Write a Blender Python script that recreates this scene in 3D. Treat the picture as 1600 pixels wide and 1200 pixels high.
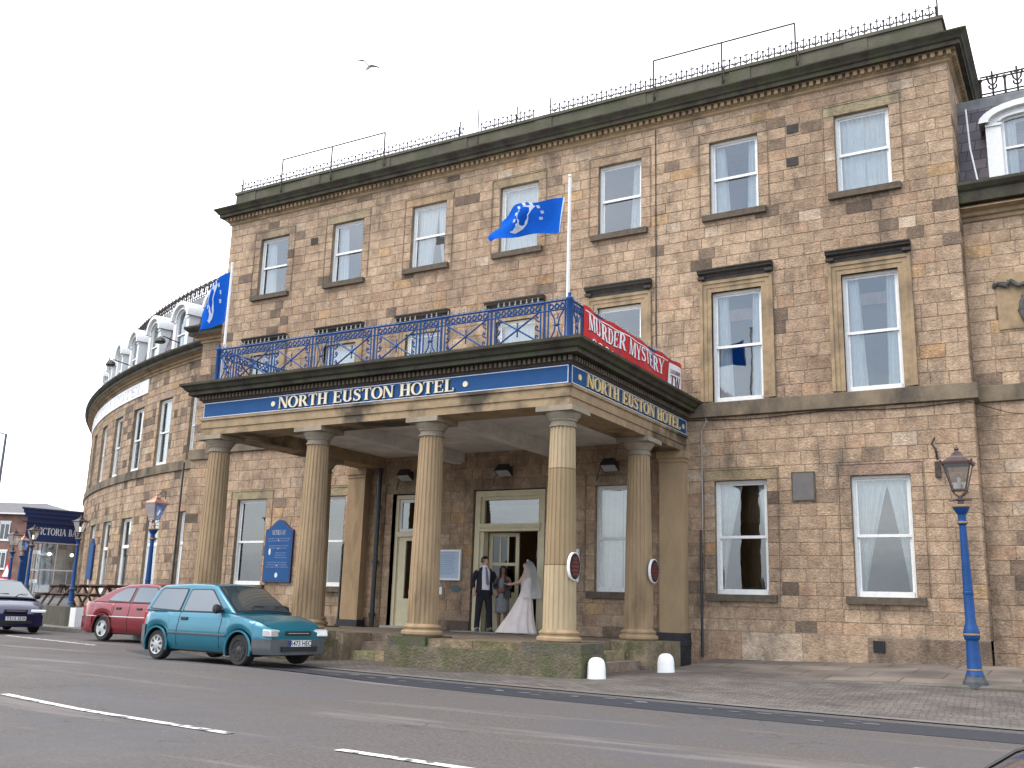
import bpy, bmesh, math, random
from mathutils import Vector, Matrix, noise
R = math.radians
sc = bpy.context.scene
for o in list(bpy.data.objects): bpy.data.objects.remove(o)
# ---------------- camera
YAW, PITCH, ROLL = -0.5344, 0.2238, 0.0305
fw = Vector((math.sin(YAW)*math.cos(PITCH), math.cos(YAW)*math.cos(PITCH), math.sin(PITCH)))
rt = Vector((math.cos(YAW), -math.sin(YAW), 0)); up = rt.cross(fw)
r2 = rt*math.cos(ROLL)+up*math.sin(ROLL); u2 = -rt*math.sin(ROLL)+up*math.cos(ROLL)
cam = bpy.data.cameras.new('camera'); camo = bpy.data.objects.new('camera', cam); sc.collection.objects.link(camo)
M = Matrix((r2, u2, -fw)).transposed().to_4x4(); M.translation = Vector((0, -20.433, 0)); camo.matrix_world = M
cam.sensor_width = 36; cam.lens = 36*1539.3/1600; cam.clip_start = 0.05; cam.clip_end = 3000
sc.camera = camo
# ---------------- world: bright overcast sky with thin cloud structure
SUN_AZ, SUN_EL = R(212), R(54)     # compass angle the light comes from (behind and left of the camera)
W = bpy.data.worlds.new('World'); sc.world = W; W.use_nodes = True
nt = W.node_tree; nt.nodes.clear(); N = nt.nodes.new; L = nt.links.new
out = N('ShaderNodeOutputWorld'); bg = N('ShaderNodeBackground'); L(bg.outputs[0], out.inputs[0])
sky = N('ShaderNodeTexSky'); sky.sky_type = 'NISHITA'; sky.sun_disc = False; sky.sun_elevation = SUN_EL; sky.sun_rotation = SUN_AZ; sky.air_density = 1.2; sky.dust_density = 2.5
sm = N('ShaderNodeVectorMath'); sm.operation = 'SCALE'; sm.inputs['Scale'].default_value = 0.9; L(sky.outputs[0], sm.inputs[0])
tc = N('ShaderNodeTexCoord'); no = N('ShaderNodeTexNoise'); no.inputs['Scale'].default_value = 2.6; no.inputs['Detail'].default_value = 6
mp = N('ShaderNodeMapping'); mp.inputs['Scale'].default_value = (1, 1, 2.6); L(tc.outputs['Generated'], mp.inputs[0]); L(mp.outputs[0], no.inputs[0])
cr = N('ShaderNodeValToRGB'); cr.color_ramp.elements[0].position = .36; cr.color_ramp.elements[0].color = (.42, .53, .69, 1)
cr.color_ramp.elements[1].position = .62; cr.color_ramp.elements[1].color = (1.0, 1.02, 1.06, 1); L(no.outputs[0], cr.inputs[0])
# brighter cloud over the land (north), greyer over the sea behind the camera
sx = N('ShaderNodeSeparateXYZ'); L(tc.outputs['Generated'], sx.inputs[0])
mr = N('ShaderNodeMapRange'); mr.inputs[1].default_value = -0.25; mr.inputs[2].default_value = 0.35; mr.inputs[3].default_value = 0.0; mr.inputs[4].default_value = 1.0; L(sx.outputs[1], mr.inputs[0])
mx = N('ShaderNodeMix'); mx.data_type = 'RGBA'; mx.inputs[7].default_value = (1.16, 1.16, 1.16, 1); L(mr.outputs[0], mx.inputs[0]); L(cr.outputs[0], mx.inputs[6])
s2 = N('ShaderNodeVectorMath'); s2.operation = 'SCALE'; s2.inputs['Scale'].default_value = 13.0; L(mx.outputs[2], s2.inputs[0])
ad = N('ShaderNodeVectorMath'); ad.operation = 'ADD'; L(sm.outputs[0], ad.inputs[0]); L(s2.outputs[0], ad.inputs[1]); L(ad.outputs[0], bg.inputs[0])
bg.inputs[1].default_value = 0.088
sun = bpy.data.lights.new('sun', 'SUN'); sun.energy = 1.5; sun.angle = R(36); sun.color = (1, .90, .77)
so = bpy.data.objects.new('sun', sun); sc.collection.objects.link(so)
sd = Vector((math.sin(SUN_AZ)*math.cos(SUN_EL), math.cos(SUN_AZ)*math.cos(SUN_EL), math.sin(SUN_EL)))
so.rotation_euler = sd.to_track_quat('Z', 'Y').to_euler(); so.location = (0, -30, 30)
vs = sc.view_settings; vs.view_transform = 'Standard'; vs.look = 'None'; vs.exposure = 0.57; vs.gamma = 1; vs.use_curve_mapping = False
sc.cycles.max_bounces = 8; sc.cycles.transparent_max_bounces = 16
# ---------------- helpers
rnd = random.Random(7)
COL = sc.collection
def link(o, parent=None):
    COL.objects.link(o)
    if parent is not None:
        o.parent = parent; o.matrix_parent_inverse = Matrix.Translation(parent.location).inverted() if parent.type == 'EMPTY' and not parent.get('_loc') else Matrix()
    return o
def tag(o, label=None, cat=None, group=None, kind=None):
    if label: o['label'] = label
    if cat: o['category'] = cat
    if group: o['group'] = group
    if kind: o['kind'] = kind
    return o
def thing(name, loc, label, cat, group=None, local=False, rz=0):
    o = bpy.data.objects.new(name, None); o.location = loc; o.empty_display_size = .2; COL.objects.link(o)
    if local: o['_loc'] = 1; o.rotation_euler = (0, 0, rz)
    return tag(o, label, cat, group)
def copy_tree(o, parent=None, keep=('label', 'category', 'group')):
    c = o.copy(); COL.objects.link(c)
    if parent is not None: c.parent = parent
    for ch in [x for x in bpy.data.objects if x.parent == o]: copy_tree(ch, c)
    return c
class MB:
    def __init__(s): s.v = []; s.f = []; s.c = []; s.cur = None
    def q(s, pts, col=None):
        n = len(s.v); s.v += [tuple(p) for p in pts]; s.f.append(tuple(range(n, n+len(pts)))); s.c.append(col or s.cur)
    def box(s, x0, x1, y0, y1, z0, z1, m=None):
        P = [(x0,y0,z0),(x1,y0,z0),(x1,y1,z0),(x0,y1,z0),(x0,y0,z1),(x1,y0,z1),(x1,y1,z1),(x0,y1,z1)]
        if m: P = [m(Vector(p)) for p in P]
        n = len(s.v); s.v += [tuple(p) for p in P]
        for f in ((0,3,2,1),(4,5,6,7),(0,1,5,4),(1,2,6,5),(2,3,7,6),(3,0,4,7)): s.f.append(tuple(n+i for i in f)); s.c.append(s.cur)
    def ring(s, pts): n = len(s.v); s.v += [tuple(p) for p in pts]; return list(range(n, n+len(pts)))
    def bridge(s, a, b, closed=True):
        k = len(a)
        for i in range(k if closed else k-1): s.f.append((a[i], a[(i+1) % k], b[(i+1) % k], b[i])); s.c.append(s.cur)
    def face(s, idx): s.f.append(tuple(idx)); s.c.append(s.cur)
    def lathe(s, prof, c=(0,0,0), n=16, sx=1, sy=1, a0=0):
        rr = [s.ring([(c[0]+r*sx*math.cos(a0+2*math.pi*i/n), c[1]+r*sy*math.sin(a0+2*math.pi*i/n), c[2]+z) for i in range(n)]) for r, z in prof]
        for a, b in zip(rr, rr[1:]): s.bridge(a, b)
        s.face(rr[0][::-1]); s.face(rr[-1])
    def tube(s, path, r, n=6, cap=True):
        path = [Vector(p) for p in path]; prev = None; rings = []
        rs = r if isinstance(r, (list, tuple)) else [r]*len(path)
        ref = None
        for i, p in enumerate(path):
            d = (path[min(i+1, len(path)-1)]-path[max(i-1, 0)]).normalized()
            if ref is None: ref = Vector((0,0,1)) if abs(d.z) < .9 else Vector((1,0,0))
            a = d.cross(ref).normalized(); b = a.cross(d).normalized(); ref = b
            rings.append(s.ring([p+(a*math.cos(2*math.pi*k/n)+b*math.sin(2*math.pi*k/n))*rs[i] for k in range(n)]))
        for a, b in zip(rings, rings[1:]): s.bridge(a, b)
        if cap: s.face(rings[0][::-1]); s.face(rings[-1])
    def ball(s, c, r, n=8, sz=1):
        s.lathe([(max(.001, r*math.sin(math.pi*i/6)), -r*sz*math.cos(math.pi*i/6)) for i in range(7)], c, n)
    def prism(s, poly, y0, y1, m=None):      # poly in (x,z), extruded along y
        a = [(x, y0, z) for x, z in poly]; b = [(x, y1, z) for x, z in poly]
        if m: a = [m(Vector(p)) for p in a]; b = [m(Vector(p)) for p in b]
        A = s.ring(a); B = s.ring(b); s.bridge(A, B); s.face(A[::-1]); s.face(B)
    def sweep(s, prof, path, step=None):     # prof [(out,z)], path [(x,y)], outward = right-hand side
        path = [Vector((p[0], p[1])) for p in path]; rings = []
        for i, p in enumerate(path):
            d0 = (p-path[i-1]).normalized() if i else (path[1]-p).normalized()
            d1 = (path[i+1]-p).normalized() if i < len(path)-1 else d0
            n0 = Vector((d0.y, -d0.x)); n1 = Vector((d1.y, -d1.x)); mm = (n0+n1); mm = mm/(mm.length_squared/2) if mm.length_squared > .01 else n0
            rings.append(s.ring([(p.x+mm.x*o, p.y+mm.y*o, z) for o, z in prof]))
        for a, b in zip(rings, rings[1:]): s.bridge(a, b)
        s.face(rings[0]); s.face(rings[-1][::-1])
    def build(s, name, mat, parent=None, smooth=False, recalc=True, mods=None):
        me = bpy.data.meshes.new(name); me.from_pydata(s.v, [], s.f)
        if any(c for c in s.c):
            at = me.color_attributes.new('tint', 'FLOAT_COLOR', 'CORNER'); k = 0; buf = []
            for f, c in zip(s.f, s.c):
                c = c or (.3, .24, .17)
                buf += [c[0], c[1], c[2], 1]*len(f)
            at.data.foreach_set('color', buf)
        if recalc:
            bm = bmesh.new(); bm.from_mesh(me); bmesh.ops.recalc_face_normals(bm, faces=bm.faces); bm.to_mesh(me); bm.free()
        if smooth:
            me.polygons.foreach_set('use_smooth', [True]*len(me.polygons))
            me.set_sharp_from_angle(angle=R(smooth if smooth is not True else 40))
        me.materials.append(mat); me.update()
        o = bpy.data.objects.new(name, me); link(o, parent); return o
def struct(name, mb, mat, label=None): return tag(mb.build(name, mat), label, None, None, 'structure')
# ---------------- materials
def mat(name, col, rough=.6, metal=0, n=0, nscale=8, col2=None, bump=0, bscale=None, spec=.5, coat=0, detail=5, stretch=None, alpha=1, n2=None):
    m = bpy.data.materials.new(name); m.use_nodes = True; t = m.node_tree; b = t.nodes['Principled BSDF']
    b.inputs['Base Color'].default_value = (*col, 1); b.inputs['Roughness'].default_value = rough; b.inputs['Metallic'].default_value = metal
    b.inputs['Specular IOR Level'].default_value = spec
    if coat: b.inputs['Coat Weight'].default_value = coat; b.inputs['Coat Roughness'].default_value = .05
    tcn = t.nodes.new('ShaderNodeTexCoord'); vec = tcn.outputs['Object']
    if stretch:
        mpn = t.nodes.new('ShaderNodeMapping'); mpn.inputs['Scale'].default_value = stretch; t.links.new(vec, mpn.inputs[0]); vec = mpn.outputs[0]
    if n or col2:
        c2 = col2 or tuple(c*(1-n) for c in col)
        nn = t.nodes.new('ShaderNodeTexNoise'); nn.inputs['Scale'].default_value = nscale; nn.inputs['Detail'].default_value = detail; nn.inputs['Roughness'].default_value = .65; t.links.new(vec, nn.inputs[0])
        rp = t.nodes.new('ShaderNodeMapRange'); rp.inputs[1].default_value = .35; rp.inputs[2].default_value = .65; t.links.new(nn.outputs[0], rp.inputs[0])
        mxn = t.nodes.new('ShaderNodeMix'); mxn.data_type = 'RGBA'; mxn.inputs[6].default_value = (*col, 1); mxn.inputs[7].default_value = (*c2, 1)
        t.links.new(rp.outputs[0], mxn.inputs[0]); res = mxn.outputs[2]
        if n2:
            c3, sc3, lo, hi = n2
            q = t.nodes.new('ShaderNodeTexNoise'); q.inputs['Scale'].default_value = sc3; q.inputs['Detail'].default_value = 6; t.links.new(vec, q.inputs[0])
            r3 = t.nodes.new('ShaderNodeMapRange'); r3.inputs[1].default_value = lo; r3.inputs[2].default_value = hi; t.links.new(q.outputs[0], r3.inputs[0])
            m3 = t.nodes.new('ShaderNodeMix'); m3.data_type = 'RGBA'; m3.inputs[7].default_value = (*c3, 1); t.links.new(r3.outputs[0], m3.inputs[0]); t.links.new(res, m3.inputs[6]); res = m3.outputs[2]
        t.links.new(res, b.inputs['Base Color'])
    if bump:
        bn = t.nodes.new('ShaderNodeBump'); bn.inputs['Strength'].default_value = bump; bn.inputs['Distance'].default_value = .02
        n3 = t.nodes.new('ShaderNodeTexNoise'); n3.inputs['Scale'].default_value = bscale or 30; n3.inputs['Detail'].default_value = 6; t.links.new(vec, n3.inputs[0])
        t.links.new(n3.outputs[0], bn.inputs['Height']); t.links.new(bn.outputs[0], b.inputs['Normal'])
    return m
def stone_mat(name, soot=.5, green=0):
    """ashlar: per-block colour in the 'tint' attribute, mottling, soot staining, tooling bump"""
    m = bpy.data.materials.new(name); m.use_nodes = True; t = m.node_tree; b = t.nodes['Principled BSDF']; Nn = t.nodes.new; l = t.links.new
    b.inputs['Roughness'].default_value = .88; b.inputs['Specular IOR Level'].default_value = .25
    at = Nn('ShaderNodeAttribute'); at.attribute_name = 'tint'; tcn = Nn('ShaderNodeTexCoord')
    def noi(scale, lo, hi, a, bb, det=6):
        q = Nn('ShaderNodeTexNoise'); q.inputs['Scale'].default_value = scale; q.inputs['Detail'].default_value = det; q.inputs['Roughness'].default_value = .7; l(tcn.outputs['Object'], q.inputs[0])
        r = Nn('ShaderNodeMapRange'); r.inputs[1].default_value = lo; r.inputs[2].default_value = hi; r.inputs[3].default_value = a; r.inputs[4].default_value = bb; l(q.outputs[0], r.inputs[0]); return r.outputs[0]
    def mul(c, f):
        v = Nn('ShaderNodeVectorMath'); v.operation = 'SCALE'; l(c, v.inputs[0]); l(f, v.inputs['Scale']); return v.outputs[0]
    vv = Nn('ShaderNodeVectorMath'); vv.operation = 'MULTIPLY_ADD'; vv.inputs[1].default_value = (571, 733, 911); l(at.outputs['Color'], vv.inputs[0]); l(tcn.outputs['Object'], vv.inputs[2])
    qb = Nn('ShaderNodeTexNoise'); qb.inputs['Scale'].default_value = 3.4; qb.inputs['Detail'].default_value = 5; qb.inputs['Roughness'].default_value = .6; l(vv.outputs[0], qb.inputs[0]); rb = Nn('ShaderNodeMapRange'); rb.inputs[1].default_value = .30; rb.inputs[2].default_value = .66; rb.inputs[3].default_value = .72; rb.inputs[4].default_value = 1.17; l(qb.outputs[0], rb.inputs[0])
    c = mul(mul(at.outputs['Color'], rb.outputs[0]), noi(16, .3, .7, .72, 1.2)); c = mul(c, noi(60, .35, .65, .9, 1.08, 3))
    mps = Nn('ShaderNodeMapping'); mps.inputs['Scale'].default_value = (1.3, 1.3, .55); l(tcn.outputs['Object'], mps.inputs[0]); qs = Nn('ShaderNodeTexNoise'); qs.inputs['Scale'].default_value = 1.0; qs.inputs['Detail'].default_value = 9; qs.inputs['Roughness'].default_value = .72; l(mps.outputs[0], qs.inputs[0])
    rs = Nn('ShaderNodeMapRange'); rs.inputs[1].default_value = .49; rs.inputs[2].default_value = .68; rs.inputs[4].default_value = soot; l(qs.outputs[0], rs.inputs[0]); f = rs.outputs[0]; c = mul(c, noi(5, .3, .7, .80, 1.14)); mxn = Nn('ShaderNodeMix'); mxn.data_type = 'RGBA'; mxn.inputs[7].default_value = (.075, .062, .052, 1); l(f, mxn.inputs[0]); l(c, mxn.inputs[6])
    res = mxn.outputs[2]
    if green:
        g = noi(2.2, .45, .62, 0, green); m4 = Nn('ShaderNodeMix'); m4.data_type = 'RGBA'; m4.inputs[7].default_value = (.075, .085, .035, 1); l(g, m4.inputs[0]); l(res, m4.inputs[6]); res = m4.outputs[2]
    l(res, b.inputs['Base Color'])
    q = Nn('ShaderNodeTexNoise'); q.inputs['Scale'].default_value = 26; q.inputs['Detail'].default_value = 8; l(tcn.outputs['Object'], q.inputs[0])
    bn = Nn('ShaderNodeBump'); bn.inputs['Strength'].default_value = 1.0; bn.inputs['Distance'].default_value = .03; l(q.outputs[0], bn.inputs['Height']); l(bn.outputs[0], b.inputs['Normal'])
    return m
def glass_mat(name, tint=(.9, .95, .95), refl=.10):
    m = bpy.data.materials.new(name); m.use_nodes = True; t = m.node_tree; t.nodes.clear(); Nn = t.nodes.new; l = t.links.new
    o = Nn('ShaderNodeOutputMaterial'); mxs = Nn('ShaderNodeMixShader'); tr = Nn('ShaderNodeBsdfTransparent'); tr.inputs[0].default_value = (*tint, 1)
    g = Nn('ShaderNodeBsdfGlossy'); g.inputs['Roughness'].default_value = .015; g.inputs[0].default_value = (.93, .97, 1, 1)
    fr = Nn('ShaderNodeFresnel'); fr.inputs[0].default_value = 1.5; a = Nn('ShaderNodeMath'); a.operation = 'MULTIPLY_ADD'; a.inputs[1].default_value = 1.5; a.inputs[2].default_value = refl; l(fr.outputs[0], a.inputs[0]); a.use_clamp = True
    nz = Nn('ShaderNodeTexNoise'); nz.inputs['Scale'].default_value = 1.3; tcn = Nn('ShaderNodeTexCoord'); l(tcn.outputs['Object'], nz.inputs[0])
    bp = Nn('ShaderNodeBump'); bp.inputs['Strength'].default_value = .12; bp.inputs['Distance'].default_value = .03; l(nz.outputs[0], bp.inputs['Height']); l(bp.outputs[0], g.inputs['Normal'])
    l(a.outputs[0], mxs.inputs[0]); l(tr.outputs[0], mxs.inputs[1]); l(g.outputs[0], mxs.inputs[2]); l(mxs.outputs[0], o.inputs[0]); return m
def cloth_mat(name, col, trans=.35, clear=0):
    m = bpy.data.materials.new(name); m.use_nodes = True; t = m.node_tree; t.nodes.clear(); Nn = t.nodes.new; l = t.links.new
    o = Nn('ShaderNodeOutputMaterial'); a = Nn('ShaderNodeMixShader'); a.inputs[0].default_value = trans
    d = Nn('ShaderNodeBsdfDiffuse'); tl = Nn('ShaderNodeBsdfTranslucent')
    nz = Nn('ShaderNodeTexNoise'); nz.inputs['Scale'].default_value = 9; tcn = Nn('ShaderNodeTexCoord'); l(tcn.outputs['Object'], nz.inputs[0])
    cr_ = Nn('ShaderNodeMix'); cr_.data_type = 'RGBA'; cr_.inputs[6].default_value = (*col, 1); cr_.inputs[7].default_value = (*[c*.82 for c in col], 1); l(nz.outputs[0], cr_.inputs[0])
    l(cr_.outputs[2], d.inputs[0]); l(cr_.outputs[2], tl.inputs[0]); l(d.outputs[0], a.inputs[1]); l(tl.outputs[0], a.inputs[2]); res = a.outputs[0]
    if clear:
        b2 = Nn('ShaderNodeMixShader'); b2.inputs[0].default_value = clear; tp = Nn('ShaderNodeBsdfTransparent'); l(res, b2.inputs[1]); l(tp.outputs[0], b2.inputs[2]); res = b2.outputs[0]
    l(res, o.inputs[0]); return m
STONE = stone_mat('ashlar_stone', .72); STONE_DK = stone_mat('portico_stone', .6); PLINTH = stone_mat('plinth_stone', .8, .75)
TRIM = mat('dressed_sandstone', (.37, .27, .165), .85, n=.25, nscale=5, bump=.35, bscale=40, spec=.2, n2=((.10, .082, .062), 1.3, .5, .75))
COLM = mat('column_stone', (.36, .258, .155), .85, n=.25, nscale=3, bump=.4, bscale=45, spec=.2, stretch=(1, 1, .35), n2=((.12, .085, .05), 1.6, .54, .78))
CORN = mat('weathered_cornice_stone', (.075, .068, .053), .9, n=.3, nscale=2.5, bump=.5, bscale=20, spec=.15, n2=((.066, .070, .042), 2.0, .45, .65), col2=(.040, .034, .029))
PARA = mat('mossy_parapet_stone', (.135, .125, .095), .92, nscale=1.5, bump=.5, bscale=22, spec=.15, n2=((.080, .085, .052), .9, .45, .65), col2=(.085, .08, .062))
BAND = mat('string_course_stone', (.22, .175, .12), .88, nscale=1.2, bump=.5, bscale=30, spec=.2, col2=(.065, .055, .048), stretch=(1, 1, .6))
SILL = mat('sill_stone', (.13, .105, .08), .88, n=.4, nscale=5, bump=.4, spec=.2)
WHITE = mat('white_sash_paint', (.74, .75, .74), .45, n=.12, nscale=14)
CREAM = mat('cream_joinery_paint', (.62, .56, .38), .5, n=.12, nscale=6)
BLUE = mat('blue_gloss_paint', (.006, .058, .21), .5, n=.25, nscale=9, spec=.3)
BLUE2 = mat('blue_sign_paint', (.014, .078, .225), .6, n=.12, nscale=3, spec=.22)
NAVY = mat('navy_paint', (.014, .034, .125), .4, n=.2, nscale=5)
GOLD = mat('cream_gold_lettering', (.78, .60, .30), .45, n=.1, nscale=20)
IRON = mat('black_iron', (.018, .018, .02), .5, n=.3, nscale=20)
RUST = mat('rusty_iron', (.07, .05, .045), .8, n=.5, nscale=8)
BPIPE = mat('black_pipe_paint', (.02, .026, .03), .35, n=.3, nscale=6)
SLATE = mat('purple_slate', (.10, .085, .095), .6, n=.4, nscale=3, bump=.3)
LEAD = mat('lead_flashing', (.25, .26, .27), .55, n=.35, nscale=4, metal=.2)
GLASS = glass_mat('window_glass', refl=.10); CURT = cloth_mat('net_curtain', (.93, .95, .95), .25); PELM = cloth_mat('pink_pelmet', (.45, .28, .24), .2)
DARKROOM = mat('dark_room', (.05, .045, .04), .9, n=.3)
CEIL = mat('painted_ceiling', (.78, .75, .70), .8, n=.3, nscale=1.5)
INK = mat('black_enamel', (.006, .006, .007), .4, n=.2)
SILVER = mat('silver_frame', (.5, .52, .55), .35, metal=.6, n=.1)
PAPER = mat('menu_paper', (.42, .52, .66), .6, n=.1, nscale=3)
RED = mat('red_vinyl', (.55, .012, .02), .45, n=.15, nscale=3)
WPAINT = mat('white_masonry_paint', (.85, .86, .87), .6, n=.08, nscale=5, bump=.15)
COPPER = mat('copper_lamp_metal', (.58, .33, .25), .35, metal=.6, n=.3, nscale=12)
LAMPMETAL = mat('dark_lamp_metal', (.07, .04, .038), .4, n=.3, nscale=12)
LGLASS = glass_mat('lantern_glass', (.80, .80, .76), .28)
# ---------------- ashlar masonry
def block_col(x, z, dark=.08, base=0):
    k = noise.noise(Vector((x*.33+3, z*.33, 5)))*.9 + noise.noise(Vector((x*1.1, z*1.1, 9)))*.35
    r = rnd.random()
    if r < dark*(1+2.2*max(0, -k+.1)): q_ = rnd.uniform(.75, 1.25); c = rnd.choice([(.18*q_, .132*q_, .098*q_), (.22*q_, .16*q_, .115*q_)])
    else:
        t = min(1, max(0, .55+k*.5+rnd.gauss(0, .12)+base)); a = (.305, .212, .145); b_ = (.485, .352, .240)
        c = tuple(a[i]+(b_[i]-a[i])*t for i in range(3))
        if rnd.random() < .03: c = (c[0]*1.06, c[1]*.98, c[2]*.80)
        if rnd.random() < .08: c = (c[0]*1.01, c[1]*.95, c[2]*.92)
        if rnd.random() < .02: c = (.48, .375, .275)
    return c
def rows_between(z0, z1, h=.272):
    n = max(1, round((z1-z0)/h)); return [z0+(z1-z0)*i/n for i in range(n+1)]
def sub_intervals(a, b, holes):
    out_ = [(a, b)]
    for h0, h1 in holes:
        nx = []
        for s, e in out_:
            if h1 <= s or h0 >= e: nx.append((s, e)); continue
            if h0 > s: nx.append((s, h0))
            if h1 < e: nx.append((h1, e))
        out_ = nx
    return out_
def ashlar(mb, fm, u0, u1, zs, ops, cuts=(), wmin=.29, wmax=.56, g=.005, dep=.007, dark=.05, mort=(.32, .24, .17), base=0, soff=0, bigs=()):
    """fm(u,d,z)->xyz with d outward. ops [(u0,u1,z0,z1)] openings, bigs same for plain dressed blocks"""
    for z0, z1 in zip(zs, zs[1:]):
        zm = (z0+z1)/2
        hol = [(a, b) for a, b, c, d in list(ops)+list(bigs) if c < zm < d]
        cc = sorted(set(c for c, za, zb in cuts if za <= zm <= zb))
        for s, e in sub_intervals(u0, u1, hol):
            pts = [s]+[c for c in cc if s+.08 < c < e-.08]+[e]
            for a, b in zip(pts, pts[1:]):
                x = a
                while x < b-1e-4:
                    w = rnd.uniform(wmin, wmax)
                    if b-x-w < wmin*.6: w = b-x
                    if w > wmax*1.45: w = (b-x)/2
                    w = min(w, b-x); blk(mb, fm, x, x+w, z0, z1, g, dep, block_col(x, zm, dark, base)); x += w
    for a, b, c, d in bigs: blk(mb, fm, a, b, c, d, g, dep, tuple(v*rnd.uniform(.92, 1.08) for v in (.355, .262, .176)))
    # mortar bed behind the blocks, cut round the openings
    mb.cur = mort
    us = sorted(set([u0, u1]+[v for o in ops for v in o[:2]])); us2 = []
    for a, b in zip(us, us[1:]):
        n = max(1, int((b-a)/.8)) if fm is not flat else 1
        us2 += [a+(b-a)*i/n for i in range(n)]
    us2.append(us[-1]); zz = sorted(set([zs[0], zs[-1]]+[min(max(v, zs[0]), zs[-1]) for o in ops for v in o[2:]]))
    for a, b in zip(us2, us2[1:]):
        for c, d in zip(zz, zz[1:]):
            um, zm = (a+b)/2, (c+d)/2
            if any(o[0] < um < o[1] and o[2] < zm < o[3] for o in ops) or um < u0 or um > u1: continue
            mb.q([fm(a, -dep, c), fm(b, -dep, c), fm(b, -dep, d), fm(a, -dep, d)])
    mb.cur = (.28, .215, .145)
    for a, b, c, d in ops:
        D = -.34
        if c >= zs[-1] or d <= zs[0]: continue
        for p in ([(a, 0, c), (a, 0, d), (a, D, d), (a, D, c)], [(b, 0, c), (b, D, c), (b, D, d), (b, 0, d)], [(a, 0, d), (b, 0, d), (b, D, d), (a, D, d)], [(a, 0, c), (a, D, c), (b, D, c), (b, 0, c)]):
            mb.q([fm(*t) for t in p])
    mb.cur = None
def blk(mb, fm, a, b, c, d, g, dep, col):
    o = rnd.uniform(0, .006)
    A = [fm(a+g, -dep, c+g), fm(b-g, -dep, c+g), fm(b-g, -dep, d-g), fm(a+g, -dep, d-g)]; h = g+.006
    B = [fm(a+h, o, c+h), fm(b-h, o, c+h), fm(b-h, o, d-h), fm(a+h, o, d-h)]
    n = len(mb.v); mb.v += [tuple(p) for p in A+B]
    for f in ((4,5,6,7),(0,1,5,4),(1,2,6,5),(2,3,7,6),(3,0,4,7)): mb.f.append(tuple(n+i for i in f)); mb.c.append(col)
def flat(u, d, z): return (u, -d, z)
# ---------------- windows (local: centre x=0, wall face y=0, z=0 at bottom)
_cache = {}
def cached(key, fn, mt, smooth=False):
    if key not in _cache:
        mb = MB(); fn(mb); o = mb.build(key, mt, None, smooth); COL.objects.unlink(o); _cache[key] = o.data; bpy.data.objects.remove(o)
    return _cache[key]
def inst(name, me, parent, m4):
    o = bpy.data.objects.new(name, me); COL.objects.link(o); o.parent = parent
    if parent.type == 'EMPTY': o.matrix_parent_inverse = Matrix.Translation(parent.location).inverted(); o.matrix_basis = m4
    else: o.matrix_basis = m4
    return o
def f_frame(w, h, kind):
    def f(mb):
        hw = w/2; t = .055; y0, y1 = .11, .20
        mb.box(-hw, -hw+t, y0, y1, 0, h); mb.box(hw-t, hw, y0, y1, 0, h); mb.box(-hw+t, hw-t, y0, y1, h-t, h); mb.box(-hw+t, hw-t, y0-.02, y1, 0, .11 if kind != 'slim' else .075)
        s = .042; m_ = h*.5 if kind != 'door' else h*.64
        mb.box(-hw+t, hw-t, y0+.015, y1-.04, m_-.03, m_+.03)
        if kind == 'door': mb.box(-hw+t, hw-t, y0-.01, y1-.03, m_-.09, m_-.03); mb.box(-hw+t, -hw+t+.09, y0+.02, y1-.02, .11, m_-.09); mb.box(hw-t-.09, hw-t, y0+.02, y1-.02, .11, m_-.09); mb.box(-hw+t+.09, hw-t-.09, y0+.02, y1-.02, .11, .35)
        mb.box(-hw+t, -hw+t+s, y0+.035, y1-.045, m_+.03, h-t); mb.box(hw-t-s, hw-t, y0+.035, y1-.045, m_+.03, h-t); mb.box(-hw+t+s, hw-t-s, y0+.035, y1-.045, h-t-s, h-t)
        if kind != 'door': mb.box(-hw+t, -hw+t+s, y0+.06, y1-.01, .11, m_-.03); mb.box(hw-t-s, hw-t, y0+.06, y1-.01, .11, m_-.03)
    return f
def f_glass(w, h):
    def f(mb):
        hw = w/2-.06
        mb.q([(-hw, .152, h/2), (hw, .152, h/2), (hw, .152, h-.06), (-hw, .152, h-.06)]); mb.q([(-hw, .176, .1), (hw, .176, .1), (hw, .176, h/2), (-hw, .176, h/2)])
    return f
def drape(mb, path_fn, z0, z1, y, amp=.022, nz=14, nu=26, folds=6, ph=0):
    """path_fn(t)->(xa,xb) horizontal extent at height t"""
    rows = []
    for j in range(nz+1):
        t = j/nz; z = z0+(z1-z0)*t; xa, xb = path_fn(t)
        rows.append(mb.ring([(xa+(xb-xa)*i/nu, y+amp*math.sin(2*math.pi*folds*i/nu+ph+.6*math.sin(3*t+ph))+amp*.5*math.sin(11*i/nu+ph), z) for i in range(nu+1)]))
    for a, b in zip(rows, rows[1:]): mb.bridge(a, b, False)
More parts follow.
